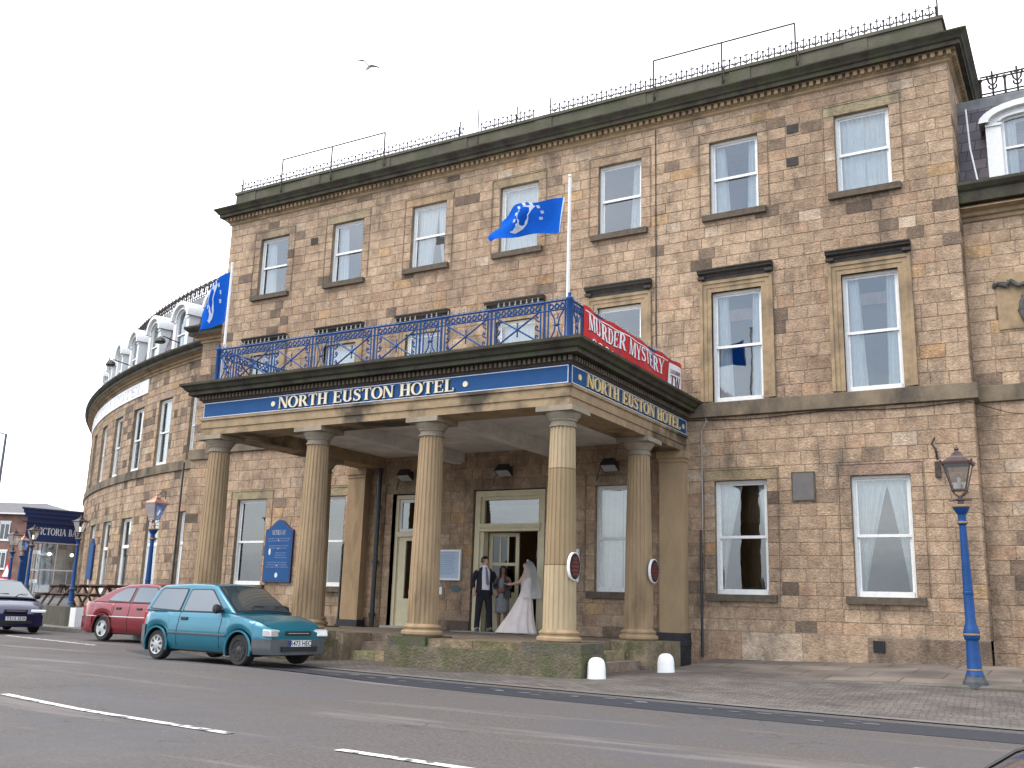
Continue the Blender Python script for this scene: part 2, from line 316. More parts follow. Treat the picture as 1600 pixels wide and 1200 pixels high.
def f_curtain(w, h, kind, ph):
    def f(mb):
        hw = w/2-.05; y = .30; z1 = h-.05
        if kind == 'full': drape(mb, lambda t: (-hw, 0), .06, z1, y, folds=5, ph=ph); drape(mb, lambda t: (-.01, hw), .06, z1, y+.01, folds=6, ph=ph+1)
        if kind == 'gap': drape(mb, lambda t: (-hw, .22*hw-.15*(1-t)), .06, z1, y, folds=7, ph=ph); drape(mb, lambda t: (.22*hw+.22*(1-t)*(1-t), hw), .06, z1, y+.01, folds=4, ph=ph+1)
        if kind in ('sides', 'pelmet'): drape(mb, lambda t: (-hw, -hw+.24+.10*(1-t)), .06, z1, y, folds=3, ph=ph); drape(mb, lambda t: (hw-.24-.06*(1-t), hw), .06, z1, y, folds=3, ph=ph+1)
        if kind == 'left': drape(mb, lambda t: (-hw, -hw+.42-.1*t), .06, z1, y, folds=4, ph=ph)
        if kind == 'right': drape(mb, lambda t: (hw-.36+.1*t, hw), .06, z1, y, folds=4, ph=ph)
        if kind == 'drape': drape(mb, lambda t: (-hw, -hw+.05+.42*t**1.4+.02), .12, z1, y, folds=4, ph=ph, amp=.03); drape(mb, lambda t: (hw-.03-.20*t**1.3, hw), .3, z1, y, folds=3, ph=ph+2)
        if kind == 'drape2': drape(mb, lambda t: (-hw, -hw+.12+.50*t**1.2), .12, z1, y, folds=5, ph=ph, amp=.03); drape(mb, lambda t: (hw-.10-.36*t**1.2, hw), .12, z1, y, folds=4, ph=ph+2, amp=.03)
        if kind == 'net': drape(mb, lambda t: (-hw, hw), .06, z1*.52, y, folds=11, ph=ph, amp=.012)
    return f
def f_pelmet(w, h):
    def f(mb):
        hw = w/2-.28; drape(mb, lambda t: (-hw, hw), h-.62, h-.36, .34, folds=8, amp=.02, nz=4)
    return f
HOODM = mat('sooty_hood_stone', (.06, .052, .044), .9, n=.4, nscale=6, bump=.4)
def f_surround(w, h):
    def f(mb):
        hw = w/2; t = .26
        for k, (a, b, y) in enumerate(((0, .10, -.02), (.10, .19, -.035), (.19, t, -.06))):
            mb.box(-hw-b, -hw-a, y, .06, .02, h+a); mb.box(hw+a, hw+b, y, .06, .02, h+a); mb.box(-hw-b, hw+b, y, .06, h+a, h+b)
    return f
def f_hood(w, h):
    def f(mb):
        z = h+.36; mb.box(-w/2-.20, w/2+.20, -.05, .02, z-.10, z+.0)
        mb.sweep([(0, z), (.07, z), (.07, z+.045), (.16, z+.07), (.16, z+.10), (.20, z+.13), (.20, z+.155), (0, z+.17)], [(-w/2-.28, 0), (w/2+.28, 0)])
        for s in (-1, 1): mb.box(s*(w/2+.2)-.08, s*(w/2+.2)+.08, -.14, -.051, z-.06, z-.002)
    return f
def window(parent, m4, w, h, curt=None, kind='sash', surround=False, sill=True, lit=False, mat_frame=None):
    fr = inst('window', cached(f'window_{w:.2f}_{h:.2f}_{kind}', f_frame(w, h, kind), mat_frame or WHITE), parent, m4); I = Matrix()
    inst('glass', cached(f'glass_{w:.2f}_{h:.2f}', f_glass(w, h), GLASS), fr, I)
    if curt:
        v = rnd.randrange(3); inst('curtain', cached(f'curtain_{w:.2f}_{h:.2f}_{curt}_{v}', f_curtain(w, h, curt, v*1.7), CURT, True), fr, I)
        if curt == 'pelmet': inst('pelmet', cached(f'pelmet_{w:.2f}_{h:.2f}', f_pelmet(w, h), PELM, True), fr, I)
    if surround:
        inst('surround', cached(f'surround_{w:.2f}_{h:.2f}', f_surround(w, h), TRIM), fr, I)
        inst('hood', cached(f'hood_{w:.2f}_{h:.2f}', f_hood(w, h), HOODM), fr, I)
    if sill:
        def fs(mb): mb.box(-w/2-.17, w/2+.17, -.11, .10, -.14, -.001)
        inst('sill', cached(f'sill_{w:.2f}', fs, SILL), fr, I)
    return fr
# ---------------- the hotel: centre block
XL, XR = -22.44, -1.78; WX = [-20.54+2.83*i for i in range(7)]; WW = 1.13
hotel = thing('hotel_building', (-12.1, 0, -1.1), 'three storey sandstone hotel with sash windows, dark cornice and curved side wings', 'hotel')
ZT = 11.45
ops_top = [(x-WW/2, x+WW/2, 8.89, 10.71) for x in WX]
ops_first = [(x-WW/2, x+WW/2, 4.52, 7.05) for x in WX]
ops_g = [(x-WW/2, x+WW/2, .42, 2.80) for i, x in enumerate(WX) if i in (0, 1, 4, 5, 6)]
ops_g += [(-15.55, -14.38, -.56, 2.78), (-13.08, -11.08, -.56, 2.80)]
mb = MB()
zg = rows_between(-.33, .42)+rows_between(.42, 2.8)[1:]+rows_between(2.8, 3.07)[1:]+rows_between(3.07, 4.2)[1:]
cg = []
for a, b, c, d in ops_g: cg += [(a-.26, c-.1, d+.27), (b+.26, c-.1, d+.27)]
bigs = [(a-.26, b+.26, 2.8, 3.07) for a, b, c, d in ops_g]
mb.cur = None
ashlar(mb, flat, XL, XR, zg, ops_g, cg, dark=.015, bigs=bigs, base=.08)
# upper two storeys
z2 = rows_between(4.5, 4.52+.0)[:1]+rows_between(4.5, 7.05)[1:]+rows_between(7.05, 7.36)[1:]+rows_between(7.36, 8.89)[1:]+rows_between(8.89, 10.71)[1:]+rows_between(10.71, 10.98)[1:]+rows_between(10.98, ZT)[1:]
cu = []
for a, b, c, d in ops_top: cu += [(a-.26, c-.1, d+.27), (b+.26, c-.1, d+.27)]
ashlar(mb, flat, XL, XR, z2, ops_top+ops_first, cu, dark=.04, bigs=[(a-.26, b+.26, 10.71, 10.98) for a, b, c, d in ops_top])
# side returns
for xs, s in ((XR, 1), (XL, -1)):
    fm = (lambda xs, s: (lambda u, d, z: (xs+s*d, u, z)))(xs, s)
    ashlar(mb, fm, 0, 8, zg, [], dark=.08); ashlar(mb, fm, 0, 8, z2, [], dark=.08)
mb.build('wall', STONE, hotel)
# plinth with big stained blocks; ground rises to the right
mb = MB()
fmp = lambda u, d, z: (u, -d-.07, z); SPL = stone_mat('stained_plinth', .85)
for a, b in ((XL, -16.7), (-7.5, XR)):
    mb = MB(); ashlar(mb, fmp, a, b, [-1.15, -.33], [], wmin=.9, wmax=1.5, dark=.25, base=-.05)
    mb.cur = (.24, .19, .14); mb.q([(a, -.05, -.33), (b, -.05, -.33), (b, .02, -.29), (a, .02, -.29)]); mb.cur = None; mb.build('plinth', SPL, hotel)
mb = MB()
ashlar(mb, lambda u, d, z: (XR+.05+d, u, z), -.05, 1, [-1.15, -.33], [], wmin=.9, wmax=1.5)
ashlar(mb, lambda u, d, z: (u, -d-.004, z), -16.7, -13.1, [-.56, -.33], [(-15.55, -14.38, -.56, 2.78)], wmin=.6, wmax=.9, dark=.5)
ashlar(mb, lambda u, d, z: (u, -d-.004, z), -11.06, -7.5, [-.56, -.33], [], wmin=.6, wmax=.9, dark=.5)
mb.build('plinth', SPL, hotel)
mb = MB()   # string course at first-floor sill
x = XL-.1; prof = [(0, 4.18), (.10, 4.20), (.10, 4.50), (0, 4.53)]
mb.sweep(prof, [(XL, 1.2), (XL, 0), (XR, 0), (XR, 1.2)]); mb.build('string_course', BAND, hotel)
# cornice
path = [(XL, 8), (XL, 0), (XR, 0), (XR, 8)]
mb = MB(); mb.sweep([(0, 11.37), (.05, 11.40), (.05, 11.45), (.08, 11.465), (.08, 11.59), (.18, 11.605), (0, 11.62)], path)
def dentils(mb, x0, x1, z0, z1, o0, o1, pitch, w, fm=flat):
    n = int((x1-x0)/pitch)
    for i in range(n+1):
        u = x0+(x1-x0)*i/n; P = [fm(u-w/2, o0, z0), fm(u+w/2, o0, z0), fm(u+w/2, o1, z0), fm(u-w/2, o1, z0), fm(u-w/2, o0, z1), fm(u+w/2, o0, z1), fm(u+w/2, o1, z1), fm(u-w/2, o1, z1)]
        k = len(mb.v); mb.v += [tuple(q) for q in P]
        for f in ((0,1,2,3),(4,7,6,5),(0,4,5,1),(1,5,6,2),(2,6,7,3),(3,7,4,0)): mb.f.append(tuple(k+j for j in f)); mb.c.append(None)
mb.build('bed_moulding', TRIM, hotel)
mb = MB(); dentils(mb, XL-.05, XR+.05, 11.48, 11.585, .08, .17, .155, .085)
dentils(mb, 0, 7.5, 11.48, 11.585, .08, .17, .155, .085, lambda u, d, z: (XR+d, u, z)); mb.build('dentil_course', TRIM, hotel)
mb = MB(); mb.sweep([(0, 11.62), (.26, 11.62), (.28, 11.60), (.28, 11.69), (.32, 11.71), (.35, 11.76), (.41, 11.82), (.43, 11.84), (.43, 11.87), (.05, 11.96), (0, 11.96)], path); mb.build('cornice', CORN, hotel)
mb = MB(); mb.sweep([(-.45, 11.80), (.04, 11.80), (.04, 12.40), (.08, 12.41), (.08, 12.49), (-.45, 12.49)], [(XL+.1, 8), (XL+.1, .05), (XR-.1, .05), (XR-.1, 8)])
for x in [XL+2.6*i+.4 for i in range(8)]: mb.box(x, x+.5, -.01, .05, 11.83, 12.395)
mb.build('parapet', PARA, hotel)
mb = MB(); mb.box(XL+.3, XR-.3, .3, 8.6, 11.9, 12.1); mb.build('roof', LEAD, hotel)
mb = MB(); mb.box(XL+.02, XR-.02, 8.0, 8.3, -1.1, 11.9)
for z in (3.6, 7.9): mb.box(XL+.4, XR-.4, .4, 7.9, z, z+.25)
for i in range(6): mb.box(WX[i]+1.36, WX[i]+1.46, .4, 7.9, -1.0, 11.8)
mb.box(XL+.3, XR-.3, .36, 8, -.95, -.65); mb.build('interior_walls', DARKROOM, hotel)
# iron cresting
def cresting(mb, fm, u0, u1, z, h=.27, pitch=.26, r=.014, style=0):
    n = int((u1-u0)/pitch); L_ = (u1-u0)/n
    for i in range(n+1):
        u = u0+L_*i; mb.tube([fm(u, 0, z), fm(u, 0, z+h*.78)], r*1.2, 4); mb.ball(fm(u, 0, z+h*.83), r*2.3, 5)
        if i < n:
            c = u+L_/2; mb.tube([fm(c, 0, z), fm(c, 0, z+h*1.18)], r, 4); mb.tube([fm(c-.055, 0, z+h*.95), fm(c+.055, 0, z+h*.95)], r, 4)
            mb.tube([fm(c+.075*math.sin(a)*(1 if a < 3.2 else 1), 0, z+h*.5-.07*math.cos(a)) for a in [-2+.5*j for j in range(9)]], r, 4)
            if style: mb.tube([fm(c-.11, 0, z+h*1.0), fm(c-.07, 0, z+h*.68), fm(c, 0, z+h*.5), fm(c+.07, 0, z+h*.68), fm(c+.11, 0, z+h*1.0)], r, 4)
    for zz in ((.38, .04) if not style else (.06, .2, .86, .98)):
        k = max(1, int((u1-u0)/.5)); mb.tube([fm(u0+(u1-u0)*j/k, 0, z+h*zz) for j in range(k+1)], r, 4)
mb = MB(); cresting(mb, lambda u, d, z: (u, .02, z), XL+.25, -13.9, 12.49); cresting(mb, lambda u, d, z: (u, .02, z), -13.3, -11.7, 12.49); cresting(mb, lambda u, d, z: (u, .02, z), -11.2, XR-.15, 12.49)
for u in (XR-.12, -11.2, -12.2, -14.0, XL+.3): mb.tube([(u, .02, 12.4), (u, .02, 12.95)], .018, 5)
mb.build('roof_cresting', RUST, hotel)
mb = MB()
for a, b in ((-8.34, -4.89), (-20.5, -16.58)):
    for u in (a, (a+b)/2, b): mb.tube([(u, .0, 12.1), (u, .0, 13.22)], .022, 5); mb.tube([(u, .03, 12.15), (u+.08, -.05, 12.2), (u+.05, -.05, 12.5)], .014, 4)
    mb.tube([(a, 0, 13.22), (b, 0, 13.22)], .020, 5)
mb.tube([(-13.4, 0, 12.1), (-13.4, 0, 13.3)], .015, 5)
mb.build('roof_guard_rail', RUST, hotel)
CT = ['left', 'left', 'gap', 'full', 'right', 'sides', 'full']; CF = ['sides', 'full', 'left', 'full', 'net', 'pelmet', 'pelmet']
for i, x in enumerate(WX):
    window(hotel, Matrix.Translation((x, 0, 8.89)), WW, 1.82, CT[i], 'slim')
    window(hotel, Matrix.Translation((x, 0, 4.53)), WW, 2.52, CF[i], 'sash', surround=True, sill=False)
for i, c in ((0, None), (1, 'left'), (4, 'full'), (5, 'drape'), (6, 'drape2')):
    window(hotel, Matrix.Translation((WX[i], 0, .42)), WW, 2.38, c)
# raised plain margins (incised line as a painted dark shadow strip) round ground and top windows
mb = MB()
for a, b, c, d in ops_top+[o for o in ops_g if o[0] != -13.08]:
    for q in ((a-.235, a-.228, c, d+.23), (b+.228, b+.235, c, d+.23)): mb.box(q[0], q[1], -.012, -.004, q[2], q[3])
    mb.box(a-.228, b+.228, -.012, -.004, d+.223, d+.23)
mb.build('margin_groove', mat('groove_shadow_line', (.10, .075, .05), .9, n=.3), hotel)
# ---------------- wings
CX, CY, CR = -14.86, 44.28, 43.45
def arc_l(u, d, z):    # u = angle in degrees (negative to the left)
    a = R(u); return (CX+(CR+d)*math.sin(a), CY-(CR+d)*math.cos(a), z)
mxx = 2*(-12.11)
def arc_r(u, d, z): p = arc_l(-u, d, z); return (mxx-p[0], p[1], p[2])
TH = [-14.25-3.43*i for i in range(14)]; KD = math.degrees(1/CR)
def arc_m(fm, u):
    p = Vector(fm(u, 0, 0)); q = Vector(fm(u, 1, 0)); n = (q-p).normalized(); X = Vector((-n.y, n.x, 0)); 
    return X, n
def wing(side):
    fm0 = arc_l if side < 0 else arc_r; sg = -side
    # work in metres along the arc: s = distance, left wing runs from -9.9deg outwards
    def fm(s, d, z): return fm0(-11.6*1 - s*KD if side < 0 else 11.6+s*KD, d, z)
    Lw = 36.0 if side < 0 else 12
    cs = [(-t-11.6)/KD for t in TH if (-t-11.6)/KD < Lw-1]
    og = [(c-WW/2, c+WW/2, .05, 2.80) for c in cs]; of = [(c-WW/2, c+WW/2, 4.52, 6.9) for c in cs]
    mb = MB(); zl = rows_between(-1.15, .05)+rows_between(.05, 2.8)[1:]+rows_between(2.8, 3.07)[1:]+rows_between(3.07, 4.2)[1:]
    cut = [(v, 0, 3.1) for a, b, c, d in og for v in (a-.24, b+.24)]
    ashlar(mb, fm, 0, Lw, zl, og, cut, dark=.09, bigs=[(a-.24, b+.24, 2.8, 3.07) for a, b, c, d in og])
    zu = rows_between(4.5, 6.9)+rows_between(6.9, 7.17)[1:]+rows_between(7.17, 7.95)[1:]
    ashlar(mb, fm, 0, Lw, zu, of, [(v, 4, 7.2) for a, b, c, d in of for v in (a-.24, b+.24)], dark=.17, base=-.08, bigs=[(a-.24, b+.24, 6.9, 7.17) for a, b, c, d in of])
    # intermediate bay next to the centre block
    if side < 0: x0, x1, yb = -24.05, XL, .75
    else: x0, x1, yb = XR, 1.2, .45
    f2 = lambda u, d, z: (u, yb-d, z)
    oi = [] 
    ashlar(mb, f2, x0, x1, zl, oi, dark=.06, base=.1 if side > 0 else 0); ashlar(mb, f2, x0, x1, zu, oi, dark=.05, base=.12 if side > 0 else 0)
    xe = x0 if side < 0 else x1
    f3 = (lambda u, d, z: (xe+d*side, u, z)); ashlar(mb, f3, yb, yb+2.5, zl, []); ashlar(mb, f3, yb, yb+2.5, zu, [])
    mb.build('wing_wall', STONE, hotel)
    pts = [fm(Lw*i/40, 0, 0)[:2] for i in range(41)]
    if side < 0: pts = pts[::-1]+[(x0, yb+1.6), (x0, yb), (x1, yb)]
    else: pts = [(x0, yb), (x1, yb), (x1, yb+1.5)]+pts
    # remove path points that fall behind the bay
    if side < 0: pts = [p for p in pts if p[0] < x0-.3 or p in ((x0, yb), (x1, yb))]; i0 = pts.index((x0, yb)); pts.insert(i0, (x0, pts[i0-1][1]-.0))
    else: pts = [(x0, yb), (x1, yb)]+[(x1, [p for p in pts if p[0] > x1+.3][0][1])]+[p for p in pts if p[0] > x1+.3]
    dz = 0 if side < 0 else .22
    mb = MB(); mb.sweep([(0, 4.18), (.07, 4.20), (.07, 4.50), (0, 4.53)], pts); mb.build('wing_string_course', BAND, hotel)
    mb = MB(); mb.sweep([(0, 7.93), (.05, 7.95), (.05, 8.02), (.12, 8.04), (.12, 8.12), (.30, 8.15), (0, 8.16+dz)], pts); mb.build('wing_frieze', TRIM, hotel)
    mb = MB(); mb.sweep([(0, 8.15+dz*.5), (.33, 8.15+dz*.5), (.33, 8.27+dz), (.38, 8.30+dz), (.45, 8.38+dz), (.45, 8.44+dz), (0, 8.52+dz), (-.6, 8.5+dz)], pts); mb.build('wing_cornice', CORN, hotel)
    for s, c in zip(cs, range(99)):
        u = -11.6-s*KD if side < 0 else 11.6+s*KD; X, n = arc_m(fm0, u)
        def m4(z, d=0): 
            m_ = Matrix.Rotation(math.atan2(X.y, X.x), 4, 'Z'); p = fm0(u, d, z); m_.translation = p; return m_
        if side > 0 and c > 3: continue
        window(hotel, m4(4.53), WW, 2.36, 'full' if c % 2 else 'sides', sill=False); window(hotel, m4(.06), WW, 2.73, 'sides' if c else None, 'door', sill=False)
    # slate mansard with flashing, cresting and arched dormers
    mb = MB(); rows_ = 9
    ptm = [p for p in pts]
    prof = []
    for k in range(rows_):
        o0 = -.35-.55*k/rows_; z0 = 8.45+dz+2.2*k/rows_; prof += [(o0+.02, z0), (o0-.55/rows_*.6+.02, z0+2.2/rows_)]
    prof += [(-1.4, 10.65+dz), (-1.4, 8.45+dz)]
    mb.sweep(prof, ptm); mb.build('slate_mansard', SLATE_ROOF, hotel)
    mb = MB(); mb.sweep([(-.95, 10.62+dz), (-.84, 10.60+dz), (-.80, 10.80+dz), (-.85, 10.84+dz), (-3.5, 10.9+dz), (-3.5, 10.7+dz)], ptm); mb.build('roof_flashing', LEAD, hotel)
    mb = MB()
    if side < 0:
        cresting(mb, lambda s, d, z: fm(s, -.9, z), 1.0, Lw, 10.84+dz, .52, .40, .021, 1)
    else: cresting(mb, lambda s, d, z: (s, yb+.9, z), XR+.5, 1.1, 10.84+dz, .52, .40, .021, 1)
    mb.build('wing_cresting', RUST, hotel)
    if side < 0:
        for t in TH[:-4]:
            X, n = arc_m(fm0, t); dormer(t, fm0, X)
    else:
        dormer_at(Matrix.Translation((-.42, yb+.16, 8.66)) @ Matrix.Diagonal((1.20, 1, .97, 1)), 1, .27)
def dormer(u, fm0, X):
    m_ = Matrix.Rotation(math.atan2(X.y, X.x), 4, 'Z'); m_.translation = fm0(u, -.25, 8.44); dormer_at(m_)
DW = .66
def arch_pts(w, zs, ri, n=12): return [(w*math.cos(math.pi*i/n), zs+ri*math.sin(math.pi*i/n)) for i in range(n+1)]
def f_dormer(mb, ri=.50):
    zs, w = 1.50, DW
    o = [(w, 0)]+arch_pts(w, zs, ri)+[(-w, 0)]; i_ = [(w-.24, 0)]+arch_pts(w-.24, zs, ri-.17)+[(-w+.24, 0)]
    for y0, y1, s in ((0, .12, 0),):
        A = mb.ring([(x, y0, z) for x, z in o]); B = mb.ring([(x, y0, z) for x, z in i_]); C_ = mb.ring([(x, y1+.9, z) for x, z in o]); D_ = mb.ring([(x, y1, z) for x, z in i_])
        mb.bridge(A, B, False); mb.bridge(A, C_, False); mb.bridge(B, D_, False)
    # hood mould
    o = arch_pts(w+.10, zs-.02, ri+.13); i_ = arch_pts(w-.05, zs-.02, ri-.0)
    A = mb.ring([(x, -.12, z) for x, z in o]); B = mb.ring([(x, -.12, z) for x, z in i_]); C_ = mb.ring([(x, .95, z) for x, z in o]); D_ = mb.ring([(x, .0, z) for x, z in i_])
    mb.bridge(A, B, False); mb.bridge(A, C_, False); mb.bridge(B, D_, False)
    o = arch_pts(w-.19, zs, ri-.12); i_ = arch_pts(w-.24, zs, ri-.17); A = mb.ring([(x, -.03, z) for x, z in o]); B = mb.ring([(x, -.03, z) for x, z in i_]); D_ = mb.ring([(x, .0, z) for x, z in o]); mb.bridge(A, B, False); mb.bridge(A, D_, False)
    for s in (-1, 1): mb.box(s*(w-.13)-.13, s*(w-.13)+.13, -.035, 0, zs-.09, zs-.05)
def f_dsash(mb, ri=.50):
    w = DW-.24; mb.box(-w, -w+.05, .06, .12, 0, 1.5); mb.box(w-.05, w, .06, .12, 0, 1.5); mb.box(-w+.05, w-.05, .06, .12, 0, .07); mb.box(-w+.05, w-.05, .05, .12, .86, .91)
    o = arch_pts(w, 1.5, ri-.17); i_ = arch_pts(w-.05, 1.5, ri-.22); A = mb.ring([(x, .06, z) for x, z in o]); B = mb.ring([(x, .06, z) for x, z in i_]); C_ = mb.ring([(x, .12, z) for x, z in i_]); mb.bridge(A, B, False); mb.bridge(B, C_, False)
def f_dglass(mb, ri=.50):
    w = DW-.28; P = [(w, 0)]+arch_pts(w, 1.5, ri-.21)+[(-w, 0)]; mb.q([(x, .1, z) for x, z in P])
def f_dcurt(mb):
    w = DW-.29; drape(mb, lambda t: (-w, -w+.17), .02, 1.55, .2, folds=3); drape(mb, lambda t: (w-.17, w), .02, 1.55, .2, folds=3); drape(mb, lambda t: (-w, w), 1.5, 1.75, .22, folds=7, nz=3)
def f_dback(mb): mb.box(-DW+.05, DW-.05, .5, .6, 0, 1.6)
def dormer_at(m4, s=1, ri=.50):
    m4 = m4 @ Matrix.Scale(s, 4); d = inst('dormer', cached(f'dormer_{ri}', lambda m_: f_dormer(m_, ri), WHITE, 50), hotel, m4); I = Matrix()
    inst('sash', cached(f'dormer_sash_{ri}', lambda m_: f_dsash(m_, ri), WHITE), d, I); inst('glass', cached(f'dormer_glass_{ri}', lambda m_: f_dglass(m_, ri), GLASS), d, I); inst('curtain', cached('dormer_curtain', f_dcurt, CURT, True), d, I); inst('backing', cached('dormer_backing', f_dback, DARKROOM), d, I)
def slate_mat():
    m = mat('slate_tiles', (.075, .062, .078), .6, n=.3, nscale=6); t = m.node_tree; b = t.nodes['Principled BSDF']; Nn = t.nodes.new
    br = Nn('ShaderNodeTexBrick'); br.inputs['Scale'].default_value = 1; br.inputs['Brick Width'].default_value = .26; br.inputs['Row Height'].default_value = .2444; br.inputs['Mortar Size'].default_value = .008
    br.inputs['Color1'].default_value = (.19, .165, .185, 1); br.inputs['Color2'].default_value = (.10, .085, .105, 1); br.inputs['Mortar'].default_value = (.02, .018, .02, 1)
    tcn = Nn('ShaderNodeTexCoord'); sp = Nn('ShaderNodeSeparateXYZ'); t.links.new(tcn.outputs['Object'], sp.inputs[0]); a = Nn('ShaderNodeMath'); a.operation = 'MULTIPLY_ADD'; a.inputs[1].default_value = -.45; t.links.new(sp.outputs[1], a.inputs[0]); t.links.new(sp.outputs[0], a.inputs[2])
    cb = Nn('ShaderNodeCombineXYZ'); t.links.new(a.outputs[0], cb.inputs[0]); t.links.new(sp.outputs[2], cb.inputs[1]); t.links.new(cb.outputs[0], br.inputs[0]); t.links.new(br.outputs[0], b.inputs['Base Color'])
    return m
SLATE_ROOF = slate_mat()
wing(-1); wing(1)
# wing backing (rooms behind the windows stay dark)
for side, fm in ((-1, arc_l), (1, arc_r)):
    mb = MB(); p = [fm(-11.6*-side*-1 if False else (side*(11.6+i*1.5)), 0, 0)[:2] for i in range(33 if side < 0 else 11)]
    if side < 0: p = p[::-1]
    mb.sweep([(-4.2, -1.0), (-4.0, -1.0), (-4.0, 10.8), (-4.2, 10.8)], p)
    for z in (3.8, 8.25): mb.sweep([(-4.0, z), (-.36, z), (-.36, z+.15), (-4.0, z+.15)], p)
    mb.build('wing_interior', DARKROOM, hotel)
# ---------------- serif alphabet (flat polygons, height 1)
def strip(pts, ws):
    o = []; n = len(pts); A = []; B = []
    for i in range(n):
        a = pts[max(i-1, 0)]; b = pts[min(i+1, n-1)]; d = (b[0]-a[0], b[1]-a[1]); l = math.hypot(*d) or 1; nx, ny = -d[1]/l, d[0]/l; w = ws[i]/2
        A.append((pts[i][0]+nx*w, pts[i][1]+ny*w)); B.append((pts[i][0]-nx*w, pts[i][1]-ny*w))
    return [[A[i], A[i+1], B[i+1], B[i]] for i in range(n-1)]
def rc(x0, y0, x1, y1): return [[(x0, y0), (x1, y0), (x1, y1), (x0, y1)]]
def stem(x, w, s=.07, lo=1, hi=1): return rc(x, 0, x+w, 1)+(rc(x-s, 0, x+w+s, .05) if lo else [])+(rc(x-s, .95, x+w+s, 1) if hi else [])
def dia(x0, y0, x1, y1, w): return [[(x0, y0), (x0+w, y0), (x1+w, y1), (x1, y1)]]
def arc(cx, cy, rx, ry, a0, a1, T, t, n=14):
    pts = []; ws = []
    for i in range(n+1):
        a = R(a0+(a1-a0)*i/n); pts.append((cx+rx*math.cos(a), cy+ry*math.sin(a))); ws.append(t+(T-t)*abs(math.cos(a))**1.5)
    return strip(pts, ws)
T_, t_ = .19, .075
GL = {
 'N': (stem(.08, t_)+stem(.68, t_, lo=0)+dia(.08, 1, .60, 0, T_*.95), .85), 'O': (arc(.43, .5, .34, .475, 0, 360, T_, t_, 24), .88),
 'R': (stem(.1, T_)+arc(.36, .73, .22, .235, -90, 90, T_*.9, t_)+rc(.28, .93, .38, 1)+rc(.28, .46, .38, .53)+dia(.34, .5, .62, 0, T_)+rc(.62, 0, .88, .05), .84),
 'T': (stem(.29, T_, hi=0)+rc(.03, .93, .74, 1)+rc(.03, .78, .08, .94)+rc(.69, .78, .74, .94), .78), 'H': (stem(.1, T_)+stem(.58, T_)+rc(.28, .47, .6, .54), .88),
 'E': (stem(.1, T_)+rc(.28, .93, .68, 1)+rc(.28, 0, .70, .07)+rc(.28, .47, .55, .54)+rc(.63, .76, .68, .94)+rc(.65, .06, .70, .25)+rc(.5, .38, .55, .63), .76),
 'U': (rc(.12, .32, .12+T_, 1)+rc(.05, .95, .38, 1)+rc(.64, .32, .64+t_, 1)+rc(.56, .95, .80, 1)+arc(.435, .33, .245, .30, 180, 360, T_, t_), .86),
 'S': (strip([(.55, .80), (.46, .93), (.33, .965), (.19, .90), (.14, .77), (.22, .62), (.37, .52), (.52, .40), (.56, .25), (.49, .09), (.33, .035), (.18, .08), (.09, .24)], [.04, .08, .08, .12, .16, .18, .20, .18, .16, .12, .08, .08, .04])+rc(.53, .74, .58, .98)+rc(.06, .02, .11, .28), .70),
 'L': (stem(.1, T_)+rc(.28, 0, .68, .07)+rc(.63, .06, .68, .28), .74), 'M': (stem(.06, t_)+dia(.06, 1, .38, .02, T_)+dia(.80, 1, .42, .02, t_)+stem(.80, T_), 1.08),
 'D': (stem(.1, T_)+arc(.34, .5, .36, .465, -90, 90, T_, t_), .86), 'Y': (dia(.02, 1, .32, .45, T_)+dia(.70, 1, .44, .45, t_)+rc(.32, 0, .50, .46)+rc(-.03, .95, .27, 1)+rc(.6, .95, .84, 1)+rc(.24, 0, .58, .05), .82),
 'V': (dia(.03, 1, .33, 0, T_)+dia(.72, 1, .40, 0, t_)+rc(-.03, .95, .29, 1)+rc(.62, .95, .86, 1), .84), 'I': (stem(.1, T_), .39),
 'C': (arc(.45, .5, .34, .475, 55, 305, T_, t_, 20)+rc(.64, .70, .69, .97)+rc(.65, .06, .69, .26), .78), 'A': (dia(.36, 1, .03, 0, t_)+dia(.33, 1, .62, 0, T_)+rc(.18, .30, .62, .36)+rc(-.04, 0, .18, .05)+rc(.54, 0, .88, .05), .86),
 'B': (stem(.1, T_)+arc(.34, .755, .19, .21, -90, 90, T_*.9, t_)+arc(.36, .27, .23, .235, -90, 90, T_, t_), .76), 'W': (dia(.02, 1, .26, 0, T_)+dia(.52, 1, .34, 0, t_)+dia(.46, 1, .70, 0, T_)+dia(.98, 1, .78, 0, t_)+rc(-.04, .95, .26, 1)+rc(.88, .95, 1.12, 1), 1.1),
 'K': (stem(.1, T_)+dia(.28, .42, .66, 1, t_*1.2)+dia(.36, .56, .62, 0, T_), .84), 'G': (arc(.45, .5, .34, .475, 50, 320, T_, t_, 20)+rc(.58, .06, .74, .45)+rc(.50, .42, .80, .47), .86),
 ' ': ([], .42), '.': (rc(.08, 0, .22, .14), .3), '&': (arc(.33, .75, .16, .2, 0, 360, .12, t_, 16)+arc(.33, .27, .24, .24, 0, 360, T_, t_, 16)+dia(.3, .6, .62, 0, .15), .8)}
def text(mb, s, width, height, m, depth=.02, caps=1.0, thick=1):
    """lay out s to the given width, from x=0; m maps (x,out,z)"""
    adv = []; x = 0
    for i, ch in enumerate(s):
        k = caps if (i == 0 or s[i-1] == ' ') else 1; adv.append((x, k)); x += GL[ch][1]*k
    f = width/x; j = 0
    for ch, (x0, k) in zip(s, adv):
        for poly in GL[ch][0]:
            j += 1; d = depth-(j % 9)*.0006
            a = [m(((px*k+x0)*f), 0, py*k*height) for px, py in poly]; b = [m(((px*k+x0)*f), d, py*k*height) for px, py in poly]
            A = mb.ring(a); B = mb.ring(b); mb.bridge(A, B); mb.face(B)
